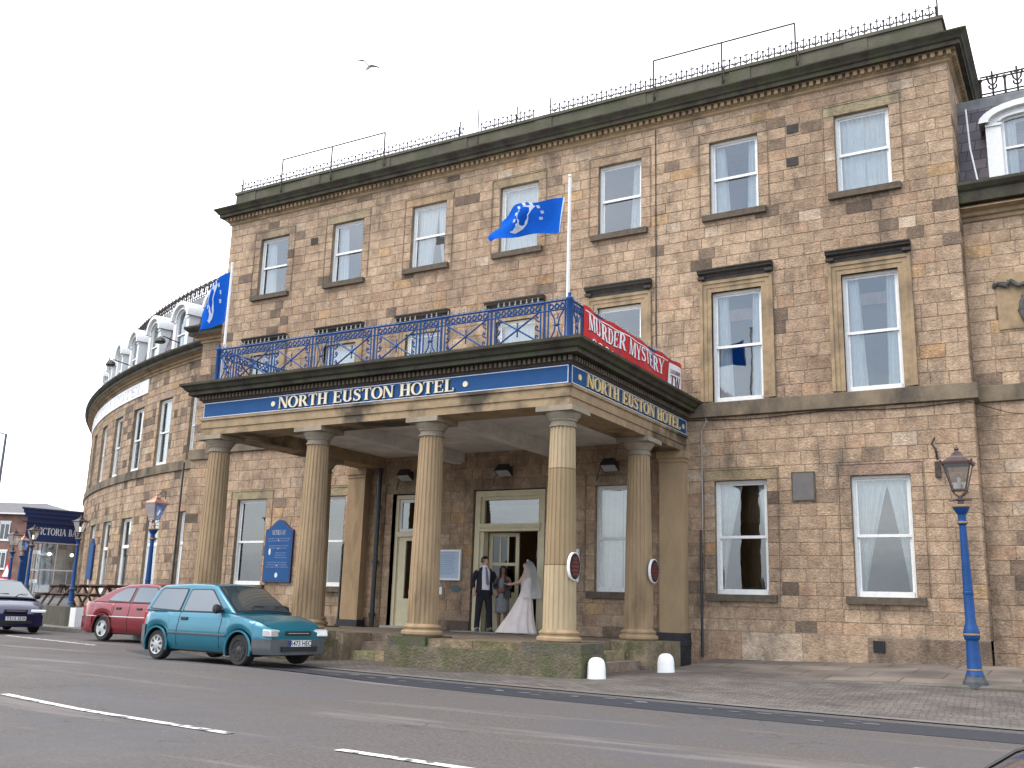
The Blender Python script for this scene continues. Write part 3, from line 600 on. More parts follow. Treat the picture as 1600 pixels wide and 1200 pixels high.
# ---------------- portico
PD = -5.63; PX0, PX1 = -16.55, -7.60
port = thing('portico', (-12.08, -3, -1.1), 'columned stone entrance portico with fluted columns and blue hotel name band', 'portico')
pp = [(PX0, .0), (PX0, PD), (PX1, PD), (PX1, .0)]
mb = MB(); mb.sweep([(-.70, 3.46), (0, 3.46), (0, 3.60), (.025, 3.605), (.025, 3.76), (.06, 3.775), (.06, 3.82), (-.0, 3.825), (-.0, 4.17), (-.70, 4.17)], pp)
mb.build('entablature', mat('stained_entablature', (.37, .27, .165), .85, n=.25, nscale=4, bump=.4, spec=.2, n2=((.085, .068, .05), 1.0, .48, .62)), port)
mb = MB(); mb.sweep([(-.3, 4.17), (.03, 4.17), (.05, 4.20), (.05, 4.33), (-.3, 4.33)], pp); mb.build('dentil_bed', mat('sooty_stone', (.075, .06, .048), .9, n=.4, nscale=3, bump=.4), port)
mb = MB(); dentils(mb, PX0-.05, PX1+.05, 4.22, 4.305, .05, .12, .10, .055, lambda u, d, z: (u, PD-d, z))
dentils(mb, -5.6, -.1, 4.22, 4.305, .05, .12, .10, .055, lambda u, d, z: (PX1+d, u, z)); mb.build('dentil_course', mat('sooty_dentils', (.17, .135, .10), .9, n=.4, nscale=5), port)
mb = MB(); mb.sweep([(-.6, 4.33), (.24, 4.33), (.26, 4.315), (.26, 4.39), (.31, 4.41), (.35, 4.47), (.41, 4.51), (.41, 4.56), (.1, 4.62), (-.6, 4.62)], pp); mb.build('cornice', CORN, port)
mb = MB(); mb.box(PX0+.6, PX1-.6, PD+.6, -.01, 3.74, 3.80); mb.box(PX0+.55, PX1-.55, PD+.55, -.02, 4.45, 4.60)
mb.build('ceiling', CEIL, port)
for x in (-13.55, -10.72):
    mb = MB(); mb.box(x-.17, x+.17, PD+.71, -.02, 3.52, 3.738); mb.box(x-.12, x+.12, PD+.71, -.02, 3.47, 3.519); mb.build('ceiling_beam', CEIL, port)
def fluted(mb, z0, z1, ra, rb, n=20, seg=16, plain=False):
    def prof(z, r):
        pts = []
        for i in range(n):
            a = 2*math.pi*i/n; pts.append((r, a-.055*20/n)); pts.append((r, a+.055*20/n))
            for k in (.3, .5, .7): 
                aa = a+2*math.pi/n*k; dep = .0 if plain else .017*(1 if k == .5 else .82); pts.append((r-dep, aa))
        return [(q*math.cos(a), q*math.sin(a), z) for q, a in pts]
    rings = []
    for j in range(seg+1):
        t = j/seg; r = rb+(ra-rb)*(t**1.35); rings.append(mb.ring(prof(z0+(z1-z0)*t, r)))
    for a, b in zip(rings, rings[1:]): mb.bridge(a, b)
def column_meshes():
    zb, zt = -.44, 3.46
    mb = MB(); fluted(mb, zb+.12, zt-.34, .222, .285); sh = mb
    mc = MB(); mc.lathe([(.222, zt-.345), (.245, zt-.34), (.245, zt-.31), (.225, zt-.30), (.225, zt-.24), (.25, zt-.235), (.25, zt-.215), (.30, zt-.15), (.325, zt-.105), (.325, zt-.095)], n=32)
    mc.box(-.36, .36, -.36, .36, zt-.094, zt-.002)
    mbase = MB(); mbase.lathe([(.36, zb-.09), (.385, zb-.06), (.385, zb-.02), (.36, zb+.005), (.33, zb+.01), (.33, zb+.035), (.345, zb+.05), (.345, zb+.075), (.31, zb+.10), (.287, zb+.12)], n=32)
    return sh, mc, mbase
sh, mc, mba = column_meshes(); CAPM = mat('capital_stone', (.32, .27, .20), .85, n=.3, nscale=4, bump=.3, n2=((.10, .085, .06), 2.2, .5, .75))
COLP = mat('pale_column_stone', (.41, .295, .175), .85, n=.22, nscale=3, bump=.35, bscale=45, spec=.2, stretch=(1, 1, .3))
def drum_mat():
    m = mat('patched_column_stone', (.40, .305, .19), .85, n=.2, nscale=3, bump=.35, bscale=45, stretch=(1, 1, .35)); t = m.node_tree; b = t.nodes['Principled BSDF']; Nn = t.nodes.new
    src = b.inputs['Base Color'].links[0].from_socket; tcn = Nn('ShaderNodeTexCoord'); sp = Nn('ShaderNodeSeparateXYZ'); t.links.new(tcn.outputs['Object'], sp.inputs[0])
    mr_ = Nn('ShaderNodeMapRange'); mr_.inputs[1].default_value = -.5; mr_.inputs[2].default_value = 3.5; t.links.new(sp.outputs[2], mr_.inputs[0]); c = Nn('ShaderNodeValToRGB'); c.color_ramp.interpolation = 'CONSTANT'
    e = c.color_ramp.elements; e[0].position = 0; e[0].color = (1.12, 1.14, 1.12, 1); e[1].position = .31; e[1].color = (.74, .70, .62, 1); x = e.new(.72); x.color = (1.05, 1.06, 1.05, 1); x = e.new(.308); x.color = (.3, .25, .2, 1); x = e.new(.717); x.color = (.3, .25, .2, 1)
    t.links.new(mr_.outputs[0], c.inputs[0]); mm = Nn('ShaderNodeMix'); mm.data_type = 'RGBA'; mm.blend_type = 'MULTIPLY'; mm.inputs[0].default_value = 1; t.links.new(src, mm.inputs[6]); t.links.new(c.outputs[0], mm.inputs[7]); t.links.new(mm.outputs[2], b.inputs['Base Color']); return m
CXS = [-16.33, -13.52, -10.71, -7.90]
for i, (x, y) in enumerate([(x, -5.28) for x in CXS]+[(CXS[0], -1.9), (CXS[3], -1.9)]):
    mt = drum_mat() if i == 3 else COLM
    if i == 0:
        s0 = sh.build('column', mt, port, 30); c0 = mc.build('capital', CAPM, s0, 35); b0 = mba.build('column_base', COLM, s0, 35); s0.location = (x, y, 0)
    else:
        s = bpy.data.objects.new('column', s0.data.copy() if i == 3 else s0.data); link(s, port); s.location = (x, y, 0)
        if i == 3: s.data.materials[0] = mt
        for ch in (c0, b0):
            c = ch.copy(); COL.objects.link(c); c.parent = s
# antae against the wall
for x in (-16.58, -7.84):
    mb = MB(); mb.box(x-.28, x+.28, -.26, .05, -.40, 3.30); mb.box(x-.33, x+.33, -.31, .05, 3.30, 3.46); mb.box(x-.30, x+.30, -.28, .05, 3.22, 3.30)
    a = mb.build('anta', COLP if x > -10 else COLM, port)
    mb = MB(); mb.box(x-.36, x+.36, -.36, .05, -.66, -.52); mb.box(x-.33, x+.33, -.32, .05, -.52, -.40); mb.box(x-.34, x+.34, -.34, .05, -1.1, -.66); mb.build('anta_base', mat('dark_anta_base', (.03, .03, .035), .7, n=.4), a)
# plinths, floor and steps
PL = stone_mat('mossy_plinth_stone', .7, .85)
def cblock(mb, x0, x1, y0, y1, z0, z1, col, b=.012):
    mb.cur = col; mb.box(x0, x1, y0, y1, z0, z1); mb.cur = None
c1, c2, c3 = (.26, .20, .14), (.15, .13, .09), (.30, .235, .16)
def pl_build(lst):
    mb = MB()
    for q in lst: cblock(mb, *q)
    mb.build('plinth', PL, port)
pl_build([(-11.15, -7.22, -5.80, -4.86, -1.18, -.70, c2), (-11.12, -10.30, -5.76, -4.9, -.699, -.535, (.10, .09, .08)), (-10.29, -9.35, -5.70, -4.9, -.699, -.56, (.27, .20, .135)), (-9.34, -8.36, -5.70, -4.9, -.699, -.56, (.25, .18, .12)), (-8.35, -7.25, -5.77, -4.9, -.699, -.53, (.13, .115, .09))])
pl_build([(-16.75, -15.6, -5.80, -4.86, -1.18, -.70, c2), (-16.73, -15.62, -5.77, -4.9, -.699, -.535, c1)])
pl_build([(-14.0, -13.02, -5.80, -4.86, -1.18, -.70, c1), (-13.98, -13.04, -5.77, -4.9, -.699, -.535, c3)])
for x in (-16.33, -7.84): pl_build([(x-.45, x+.62 if x > -10 else x+.45, -2.38, -1.42, -1.18, -.535, c3)])
ST = stone_mat('step_stone', .55)
mb = MB()
cblock(mb, -15.9, -8.3, -3.95, -.001, -1.15, -.565, (.24, .19, .14)); cblock(mb, -15.58, -14.0, -4.85, -3.951, -1.15, -.57, (.25, .19, .14)); cblock(mb, -11.1, -8.3, -4.85, -3.951, -1.15, -.57, (.24, .19, .14)); cblock(mb, -13.0, -12.9, -4.85, -3.951, -1.15, -.57, c1)
cblock(mb, -16.6, -15.9, -3.9, -.3, -1.15, -.57, c1)
mb.build('platform', ST, port)
for k, (z, e) in enumerate(((-.735, .32), (-.90, .64), )):
    mb = MB(); x = -12.9
    for w in (.62, .5, .66): cblock(mb, x+.003, min(x+w, -11.16), -3.96-e, -3.955-(e-.32 if k else 0), -1.15, z, tuple(v*rnd.uniform(.85, 1.1) for v in c3)); x += w
    for a, b in ((-4.85, -2.39), (-1.41, -.0)): cblock(mb, -8.295+(e-.32 if k else 0), -8.3+e, a+.003, b-.34 if b == 0 else b, -1.15, z, tuple(v*rnd.uniform(.9, 1.1) for v in c3))
    cblock(mb, -15.55, -14.02, -3.96-e, -3.955-(e-.32 if k else 0), -1.15, z-.001, c1)
    mb.build('step', ST, port)
# sign boards
def board(name, m, w, z0=3.825, z1=4.165):
    mb = MB(); P = [m(0, .0, z0), m(w, 0, z0), m(w, 0, z1), m(0, 0, z1)]; Q = [m(0, .03, z0), m(w, .03, z0), m(w, .03, z1), m(0, .03, z1)]
    A = mb.ring(P); B = mb.ring(Q); mb.bridge(A, B); mb.face(B); b = mb.build(name, BLUE2, port)
    mb = MB(); t = .013; e = .012
    for (a, c, d, f) in ((e, w-e, z0+e, z0+e+t), (e, w-e, z1-e-t, z1-e), (e, e+t, z0+e+t, z1-e-t), (w-e-t, w-e, z0+e+t, z1-e-t)):
        A = mb.ring([m(a, .03, d), m(c, .03, d), m(c, .03, f), m(a, .03, f)]); B = mb.ring([m(a, .036, d), m(c, .036, d), m(c, .036, f), m(a, .036, f)]); mb.bridge(A, B); mb.face(B)
    mb.build('white_border', WHITE, b); return b
mf = lambda x, d, z: (PX0+.02+x, PD-.003-d, z); msd = lambda x, d, z: (PX1+.003+d, PD+.0+x, z)
CREAML = mat('cream_lettering', (.82, .72, .52), .45, n=.1, nscale=20)
b1 = board('sign_board', mf, PX1-PX0-.02); b2 = board('sign_board', msd, 5.60)
def disc(mb, m, x, z, r, d0, d1, n=16):
    A = mb.ring([m(x+r*math.cos(2*math.pi*i/n), d0, z+r*math.sin(2*math.pi*i/n)) for i in range(n)]); B = mb.ring([m(x+r*math.cos(2*math.pi*i/n), d1, z+r*math.sin(2*math.pi*i/n)) for i in range(n)]); mb.bridge(A, B); mb.face(B)
for b, m, x0, wd, dd in ((b1, mf, 2.21, 4.36, (2.05, 6.80)), (b2, msd, .56, 4.62, (.30, 5.38))):
    mb = MB(); text(mb, 'NORTH EUSTON HOTEL', wd, .235, lambda x, d, z: m(x0+x, .034+d, 3.878+z), .03, 1.0)
    for q in dd: disc(mb, m, q, 3.99, .055, .031, .05)
    mb.build('lettering', GOLD if b is b2 else CREAML, b)
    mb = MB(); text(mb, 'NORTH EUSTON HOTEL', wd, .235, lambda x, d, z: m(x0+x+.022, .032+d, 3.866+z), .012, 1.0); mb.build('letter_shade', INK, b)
# wing sign
mb = MB(); k = 60
for i in range(k): pass
def f_ws(s, d, z): return arc_l(-20.0-s*KD, d, z)
LW = 15.5; k = 40; A0 = None
for i in range(k):
    a, b = LW*i/k, LW*(i+1)/k; mb.q([f_ws(a, .05, 7.36), f_ws(b, .05, 7.36), f_ws(b, .05, 7.90), f_ws(a, .05, 7.90)]); mb.q([f_ws(a, .05, 7.36), f_ws(b, .05, 7.36), f_ws(b, .0, 7.36), f_ws(a, .0, 7.36)]); mb.q([f_ws(a, .05, 7.90), f_ws(b, .05, 7.90), f_ws(b, .0, 7.90), f_ws(a, .0, 7.90)])
mb.q([f_ws(0, .05, 7.36), f_ws(0, 0, 7.36), f_ws(0, 0, 7.9), f_ws(0, .05, 7.9)])
ws = mb.build('wing_name_panel', WPAINT); tag(ws, 'long white painted name panel curving under the left wing cornice', 'sign')
mb = MB(); text(mb, 'NORTH EUSTON HOTEL', 14.2, .36, lambda x, d, z: f_ws(14.7-x, .052+d, 7.45+z), .012); mb.build('lettering', mat('faded_lettering', (.42, .42, .47), .7, n=.5, nscale=6, col2=(.8, .8, .83)), ws)
# ---------------- doors
def boxes(name, lst, mt, parent=None, **k):
    mb = MB(); [mb.box(*b) for b in lst]; return mb.build(name, mt, parent, **k)
# narrow glazed door left of the entrance
x0, x1 = -15.50, -14.43
dr = boxes('side_door', [(x0, x0+.09, .08, .2, -.56, 2.76), (x1-.09, x1, .08, .2, -.56, 2.76), (x0+.09, x1-.09, .08, .2, 2.66, 2.76), (x0+.09, x1-.09, .07, .2, 1.70, 1.82)], CREAM, hotel)
boxes('door_leaf', [(x0+.09, x0+.34, .12, .17, -.55, 1.69), (x1-.34, x1-.09, .12, .17, -.55, 1.69), (x0+.34, x1-.34, .12, .17, -.55, .16), (x0+.34, x1-.34, .12, .17, 1.6, 1.69), (x0+.40, x1-.40, .105, .119, -.38, .05)], CREAM, dr)
boxes('transom_frame', [(x0+.09, x0+.17, .12, .17, 1.83, 2.65), (x1-.17, x1-.09, .12, .17, 1.83, 2.65), (x0+.17, x1-.17, .12, .17, 2.57, 2.65), (x0+.17, x1-.17, .12, .17, 1.83, 1.9)], WHITE, dr)
mb = MB(); mb.q([(x0+.3, .145, .15), (x1-.3, .145, .15), (x1-.3, .145, 1.62), (x0+.3, .145, 1.62)]); mb.q([(x0+.15, .145, 1.88), (x1-.15, .145, 1.88), (x1-.15, .145, 2.6), (x0+.15, .145, 2.6)]); mb.build('glass', GLASS, dr)
mb = MB(); mb.lathe([(.001, -.01), (.10, -.01), (.10, 0), (.001, 0)], (0, 0, 0), 16); o = mb.build('red_sticker', RED, dr); o.matrix_basis = Matrix.Translation((x0+.56, .139, .32)) @ Matrix.Rotation(R(90), 4, 'X')
boxes('door_step', [(x0-.1, x1+.1, -.22, .1, -.56, -.51)], mat('worn_pale_step', (.42, .40, .37), .8, n=.3), dr)
# entrance: cream frame, overlight, open leaf on the left, dark lobby
a, b = -13.05, -11.11
en = boxes('entrance', [(a, a+.14, .04, .3, -.56, 2.78), (b-.12, b, .04, .3, -.56, 2.78), (a+.14, b-.12, .04, .3, 2.64, 2.78), (a+.14, b-.12, .0, .3, 1.80, 1.93), (a+.12, b-.10, -.02, .3, 1.93, 1.98), (a+.14, a+.24, .08, .3, -.56, 1.80), (b-.2, b-.12, .08, .3, -.56, 1.8), (a+.14, a+.22, .1, .2, 1.98, 2.64), (b-.20, b-.12, .1, .2, 1.98, 2.64), (a+.22, b-.2, .1, .2, 2.56, 2.64)], CREAM, hotel)
dentil = MB(); [dentil.box(a+.16+.06*i, a+.19+.06*i, -.018, -.001, 1.86, 1.90) for i in range(28)]; dentil.build('entrance_dentils', CREAM, en)
mb = MB(); mb.q([(a+.2, .15, 1.98), (b-.18, .15, 1.98), (b-.18, .15, 2.58), (a+.2, .15, 2.58)]); mb.build('overlight_glass', GLASS, en)
DGL = glass_mat('dark_door_glass', (.35, .35, .33), .0)
def leaf(m4, w=.80):
    L_ = [(0, .09, 0, .05, 0, 2.34), (w-.09, w, 0, .05, 0, 2.34), (.09, w-.09, 0, .05, 0, .35), (.09, w-.09, 0, .05, 2.25, 2.34), (.09, w-.09, 0, .05, 1.55, 1.62), (.09, w-.09, 0, .05, .85, .92)]
    L_ += [(.09+(w-.18)*k/3-.018, .09+(w-.18)*k/3+.018, .005, .045, 1.62, 2.25) for k in (1, 2)]
    d = boxes('door_leaf', L_, CREAM, en); d.matrix_basis = m4
    mb = MB(); mb.box(.08, w-.08, .02, .03, .9, 2.28); g = mb.build('glass', DGL, d)
    boxes('lower_panel', [(.09, w-.09, .015, .035, .35, .86)], CREAM, d)
leaf(Matrix.Translation((a+.26, .34, -.55)) @ Matrix.Rotation(R(62), 4, 'Z'))
leaf(Matrix.Translation((a+.26, .34, -.55)) @ Matrix.Rotation(R(8), 4, 'Z'), .78)
LOB = mat('lobby_wall', (.16, .12, .07), .8, n=.3)
boxes('lobby', [(a-.2, a-.05, .36, 4, -.56, 2.4), (b+.05, b+.2, .36, 4, -.56, 2.4), (a-.2, b+.2, 4, 4.1, -.56, 2.4), (a-.2, b+.2, .36, 4, 2.35, 2.45), (a-.2, b+.2, .31, 4, -.60, -.56)], LOB, en)
boxes('inner_porch', [(-12.05, -12.0, 1.3, 1.4, -.56, 1.75), (-11.25, -11.2, 1.3, 1.4, -.56, 1.75), (-12.0, -11.25, 1.3, 1.4, 1.45, 1.75)], mat('dark_inner_door', (.015, .013, .012), .3), en)
WARM = bpy.data.materials.new('lobby_lamp_glow'); WARM.use_nodes = True; bb = WARM.node_tree.nodes['Principled BSDF']; bb.inputs['Emission Color'].default_value = (1, .72, .35, 1); bb.inputs['Emission Strength'].default_value = 4
mb = MB(); mb.ball((-11.75, 1.8, 1.35), .07); mb.ball((-11.6, 3.2, 1.1), .09); mb.build('lobby_lamp', WARM, en)
tag(boxes('door_mat', [(-13.2, -10.9, -.62, -.06, -.564, -.548)], mat('grey_metal_mat', (.34, .36, .36), .6, n=.35, nscale=25)), 'pale grey ribbed threshold strip along the entrance doorway', 'doormat')
# ---------------- ground
def gmat(name, c1, c2, sc1, c3=None, sc3=.25, bump=.3, rough=.85, spots=None, streak=True):
    m = bpy.data.materials.new(name); m.use_nodes = True; t = m.node_tree; b = t.nodes['Principled BSDF']; Nn = t.nodes.new; l = t.links.new
    tcn = Nn('ShaderNodeTexCoord')
    def noi(s, lo, hi, det=6, vec=None):
        q = Nn('ShaderNodeTexNoise'); q.inputs['Scale'].default_value = s; q.inputs['Detail'].default_value = det; q.inputs['Roughness'].default_value = .7; l(vec or tcn.outputs['Object'], q.inputs[0])
        r = Nn('ShaderNodeMapRange'); r.inputs[1].default_value = lo; r.inputs[2].default_value = hi; l(q.outputs[0], r.inputs[0]); return r.outputs[0]
    def mixc(f, a, bcol):
        mm = Nn('ShaderNodeMix'); mm.data_type = 'RGBA'; l(f, mm.inputs[0])
        if isinstance(a, tuple): mm.inputs[6].default_value = (*a, 1)
        else: l(a, mm.inputs[6])
        mm.inputs[7].default_value = (*bcol, 1); return mm.outputs[2]
    c = mixc(noi(sc1, .3, .7, 4), c1, c2)
    if c3: c = mixc(noi(sc3, .48, .62), c, c3)
    if streak:
        mpn = Nn('ShaderNodeMapping'); mpn.inputs['Scale'].default_value = (.12, 1.3, 1); mpn.inputs['Rotation'].default_value = (0, 0, R(6)); l(tcn.outputs['Object'], mpn.inputs[0])
        c = mixc(noi(1.2, .5, .68, 5, mpn.outputs[0]), c, tuple(v*.72 for v in c1)); c = mixc(noi(.9, .56, .66, 7, mpn.outputs[0]), c, tuple(min(1, v*1.35) for v in c1))
        wv = Nn('ShaderNodeTexVoronoi'); wv.feature = 'DISTANCE_TO_EDGE'; wv.inputs['Scale'].default_value = .45; nv = Nn('ShaderNodeTexNoise'); nv.inputs['Scale'].default_value = 1.5; l(tcn.outputs['Object'], nv.inputs[0])
        av = Nn('ShaderNodeVectorMath'); av.operation = 'MULTIPLY_ADD'; av.inputs[1].default_value = (1.4, 1.4, 1.4); l(nv.outputs['Color'], av.inputs[0]); l(tcn.outputs['Object'], av.inputs[2]); l(av.outputs[0], wv.inputs[0])
        rr = Nn('ShaderNodeMapRange'); rr.inputs[1].default_value = 0; rr.inputs[2].default_value = .006; rr.inputs[3].default_value = .75; rr.inputs[4].default_value = 0; l(wv.outputs[0], rr.inputs[0])
        pm = Nn('ShaderNodeMath'); pm.operation = 'MULTIPLY'; l(rr.outputs[0], pm.inputs[0]); l(noi(.35, .5, .6), pm.inputs[1]); c = mixc(pm.outputs[0], c, (.02, .02, .02))
    sp_ = noi(38, .66, .72, 2); c = mixc(sp_, c, tuple(min(1, v*2.3) for v in c1))
    l(c, b.inputs['Base Color']); b.inputs['Roughness'].default_value = rough; b.inputs['Specular IOR Level'].default_value = .35
    rg = Nn('ShaderNodeMapRange'); rg.inputs[3].default_value = rough-.18; rg.inputs[4].default_value = rough+.1; l(noi(.7, .3, .7), rg.inputs[0]); l(rg.outputs[0], b.inputs['Roughness'])
    q = Nn('ShaderNodeTexNoise'); q.inputs['Scale'].default_value = 70; q.inputs['Detail'].default_value = 4; l(tcn.outputs['Object'], q.inputs[0]); bn = Nn('ShaderNodeBump'); bn.inputs['Strength'].default_value = bump; bn.inputs['Distance'].default_value = .02; l(q.outputs[0], bn.inputs['Height']); l(bn.outputs[0], b.inputs['Normal'])
    return m
def brickmat(name, bw, rh, c1, c2, mort, ms=.012, rot=0, bump=.5, wob=.02, moss=None):
    m = bpy.data.materials.new(name); m.use_nodes = True; t = m.node_tree; b = t.nodes['Principled BSDF']; Nn = t.nodes.new; l = t.links.new
    tcn = Nn('ShaderNodeTexCoord'); nz = Nn('ShaderNodeTexNoise'); nz.inputs['Scale'].default_value = 2.5; l(tcn.outputs['Object'], nz.inputs[0])
    av = Nn('ShaderNodeVectorMath'); av.operation = 'MULTIPLY_ADD'; av.inputs[1].default_value = (wob*4,)*3; l(nz.outputs['Color'], av.inputs[0]); l(tcn.outputs['Object'], av.inputs[2])
    mpn = Nn('ShaderNodeMapping'); mpn.inputs['Rotation'].default_value = (0, 0, rot); l(av.outputs[0], mpn.inputs[0])
    br = Nn('ShaderNodeTexBrick'); br.inputs['Scale'].default_value = 1; br.inputs['Brick Width'].default_value = bw; br.inputs['Row Height'].default_value = rh; br.inputs['Mortar Size'].default_value = ms; br.inputs['Mortar Smooth'].default_value = .3
    for k, c in (('Color1', c1), ('Color2', c2), ('Mortar', mort)): br.inputs[k].default_value = (*c, 1)
    l(mpn.outputs[0], br.inputs[0]); n2 = Nn('ShaderNodeTexNoise'); n2.inputs['Scale'].default_value = 1.3; n2.inputs['Detail'].default_value = 7; l(tcn.outputs['Object'], n2.inputs[0])
    r = Nn('ShaderNodeMapRange'); r.inputs[1].default_value = .3; r.inputs[2].default_value = .7; r.inputs[3].default_value = .6; r.inputs[4].default_value = 1.25; l(n2.outputs[0], r.inputs[0])
    v = Nn('ShaderNodeVectorMath'); v.operation = 'SCALE'; l(br.outputs[0], v.inputs[0]); l(r.outputs[0], v.inputs['Scale']); res = v.outputs[0]
    l(res, b.inputs['Base Color']); b.inputs['Roughness'].default_value = .8
    bn = Nn('ShaderNodeBump'); bn.inputs['Strength'].default_value = bump; bn.inputs['Distance'].default_value = .02; bn.invert = True; l(br.outputs['Fac'], bn.inputs['Height'])
    b2 = Nn('ShaderNodeBump'); b2.inputs['Strength'].default_value = .4; b2.inputs['Distance'].default_value = .02; n4 = Nn('ShaderNodeTexNoise'); n4.inputs['Scale'].default_value = 30; l(tcn.outputs['Object'], n4.inputs[0]); l(n4.outputs[0], b2.inputs['Height']); l(bn.outputs[0], b2.inputs['Normal']); l(b2.outputs[0], b.inputs['Normal']); return m
ASPH = gmat('worn_asphalt', (.128, .112, .103), (.060, .054, .051), 26, (.088, .083, .086), .3)
TAR = gmat('fresh_tar_strip', (.036, .039, .050), (.026, .029, .038), 25, None, streak=False, rough=.6)
struct('ground', (lambda m: (m.q([(-900, -300, -1.14), (500, -300, -1.14), (500, 1500, -1.14), (-900, 1500, -1.14)]), m)[1])(MB()), gmat('distant_tarmac', (.10, .10, .10), (.08, .08, .08), 3, None, streak=False))
EDGE = [(-60, 3.5), (-45, 1.0), (-30.3, -.75), (-25.2, -1.4), (-20, -3.3), (-16, -5.6), (-13.5, -6.7), (-11.1, -7.25), (-8, -7.75), (-3.4, -8.3), (-.8, -8.5), (8, -8.9), (20, -9.2)]
def sm_(x): x = min(1, max(0, x)); return x*x*(3-2*x)
def GZ(x, y): return -1.08+.07*sm_((-8-x)/4)*sm_((-7.6-y)/1.4)*sm_((20+y)/5)
mb = MB(); rows_g = []
def edge_y(x):
    for a, b in zip(EDGE, EDGE[1:]):
        if a[0] <= x <= b[0]: return a[1]+(b[1]-a[1])*(x-a[0])/(b[0]-a[0])
    return EDGE[0][1]
for i in range(161):
    x = -60+i*.5; ye = edge_y(x); rows_g.append(mb.ring([(x, ye+(-42-ye)*(j/40)**1.0, GZ(x, ye+(-42-ye)*(j/40))) for j in range(41)]))
for a, b in zip(rows_g, rows_g[1:]): mb.bridge(a, b, False)
struct('road', mb, ASPH)
def ribbon(path, w0, w1, z, zf=None):
    mb = MB(); P = [Vector((p[0], p[1])) for p in path]; rr = []
    for i, p in enumerate(P):
        d = (P[min(i+1, len(P)-1)]-P[max(i-1, 0)]).normalized(); n = Vector((-d.y, d.x)); a = p+n*w0; b = p+n*w1
        rr.append(mb.ring([(a.x, a.y, (zf(a.x, a.y) if zf else 0)+z), (b.x, b.y, (zf(b.x, b.y) if zf else 0)+z)]))
    for a, b in zip(rr, rr[1:]): mb.bridge(a, b, False)
    return mb
def dense(path, st=.5):
    o = []
    for a, b in zip(path, path[1:]):
        n = max(1, int(math.dist(a, b)/st)); o += [(a[0]+(b[0]-a[0])*k/n, a[1]+(b[1]-a[1])*k/n) for k in range(n)]
    return o+[path[-1]]
DE = dense(EDGE)
struct('tar_strip', ribbon([p for p in DE if p[0] > -17], -1.28, -.34, .004, GZ), TAR)
def GS(x, y): return -1.072+.09*sm_((x+8)/2.5)*sm_((y+8)/4.2)
mb = ribbon([p for p in DE if p[0] > -18], -.02, .20, .004, GS); struct('channel_stones', mb, mat('channel_stone', (.17, .155, .145), .85, n=.35, nscale=3, bump=.4))
SETT = brickmat('granite_setts', .17, .115, (.155, .135, .118), (.10, .088, .080), (.06, .052, .045), .010, rot=-.09, wob=.03, bump=.8)
mb = MB(); rows_g = []
for i in range(77):
    x = -18+i*.5; y0 = edge_y(x)+.19; y1 = -.2; rows_g.append(mb.ring([(x, y0+(y1-y0)*j/16, GS(x, y0+(y1-y0)*j/16)) for j in range(17)]))
for a, b in zip(rows_g, rows_g[1:]): mb.bridge(a, b, False)
struct('sett_paving', mb, SETT)
# raised flagged pavement on the right, kerb with real thickness
FLAG = brickmat('york_flagstones', 1.15, .9, (.20, .165, .135), (.135, .115, .10), (.05, .045, .035), .014, rot=0, wob=.0, bump=.4)
def PZ(x, y): return -.88+.13*sm_((x+7)/6)-.17*(-y/3.5)
mb = MB(); xs = [-6.95+.5*i for i in range(50)]; rr = [mb.ring([(x, -.0, PZ(x, 0)), (x, -1.7, PZ(x, -1.7)), (x, -3.40, PZ(x, -3.4)), (x, -3.40, -1.15)]) for x in xs]
for a, b in zip(rr, rr[1:]): mb.bridge(a, b, False)
mb.face(rr[0]); struct('pavement', mb, FLAG)
mb = MB(); rr = [mb.ring([(x, -3.403, PZ(x, -3.4)), (x, -3.56, PZ(x, -3.4)-.005), (x, -3.585, PZ(x, -3.4)-.03), (x, -3.585, -1.15)]) for x in xs]
for a, b in zip(rr, rr[1:]): mb.bridge(a, b, False)
mb.face(rr[0]); struct('kerb', mb, mat('mossy_kerbstone', (.14, .125, .105), .85, nscale=3, col2=(.085, .08, .06), bump=.4))
# left pavement along the wing
LP = [p for p in dense([(-60, 3.9), (-45, 1.3), (-30.3, -.5), (-25.2, -1.15), (-20, -3.0), (-17.0, -4.7)], 1)]
mb = MB(); rr = [mb.ring([(p[0], p[1]-.15, -1.12), (p[0], p[1]-.15, -.96), (p[0], p[1], -.95)]) for p in LP]
for a, b in zip(rr, rr[1:]): mb.bridge(a, b, False)
mb.face(rr[-1]); struct('kerb', mb, mat('grey_kerbstone', (.17, .16, .15), .85, n=.3))
mb = MB(); rr = [mb.ring([(p[0], p[1]+.003, -.95), (p[0]+.0, p[1]+5, -.93), (p[0]+.0, p[1]+14, -.93)]) for p in LP]
for a, b in zip(rr, rr[1:]): mb.bridge(a, b, False)
mb.q([(-17, -4.69, -.95), (-16.9, -.05, -.93), (-17.0, .3, -.93)]); struct('pavement', mb, brickmat('concrete_flags', .9, .6, (.19, .175, .155), (.15, .135, .12), (.07, .06, .055), .012, rot=.3))
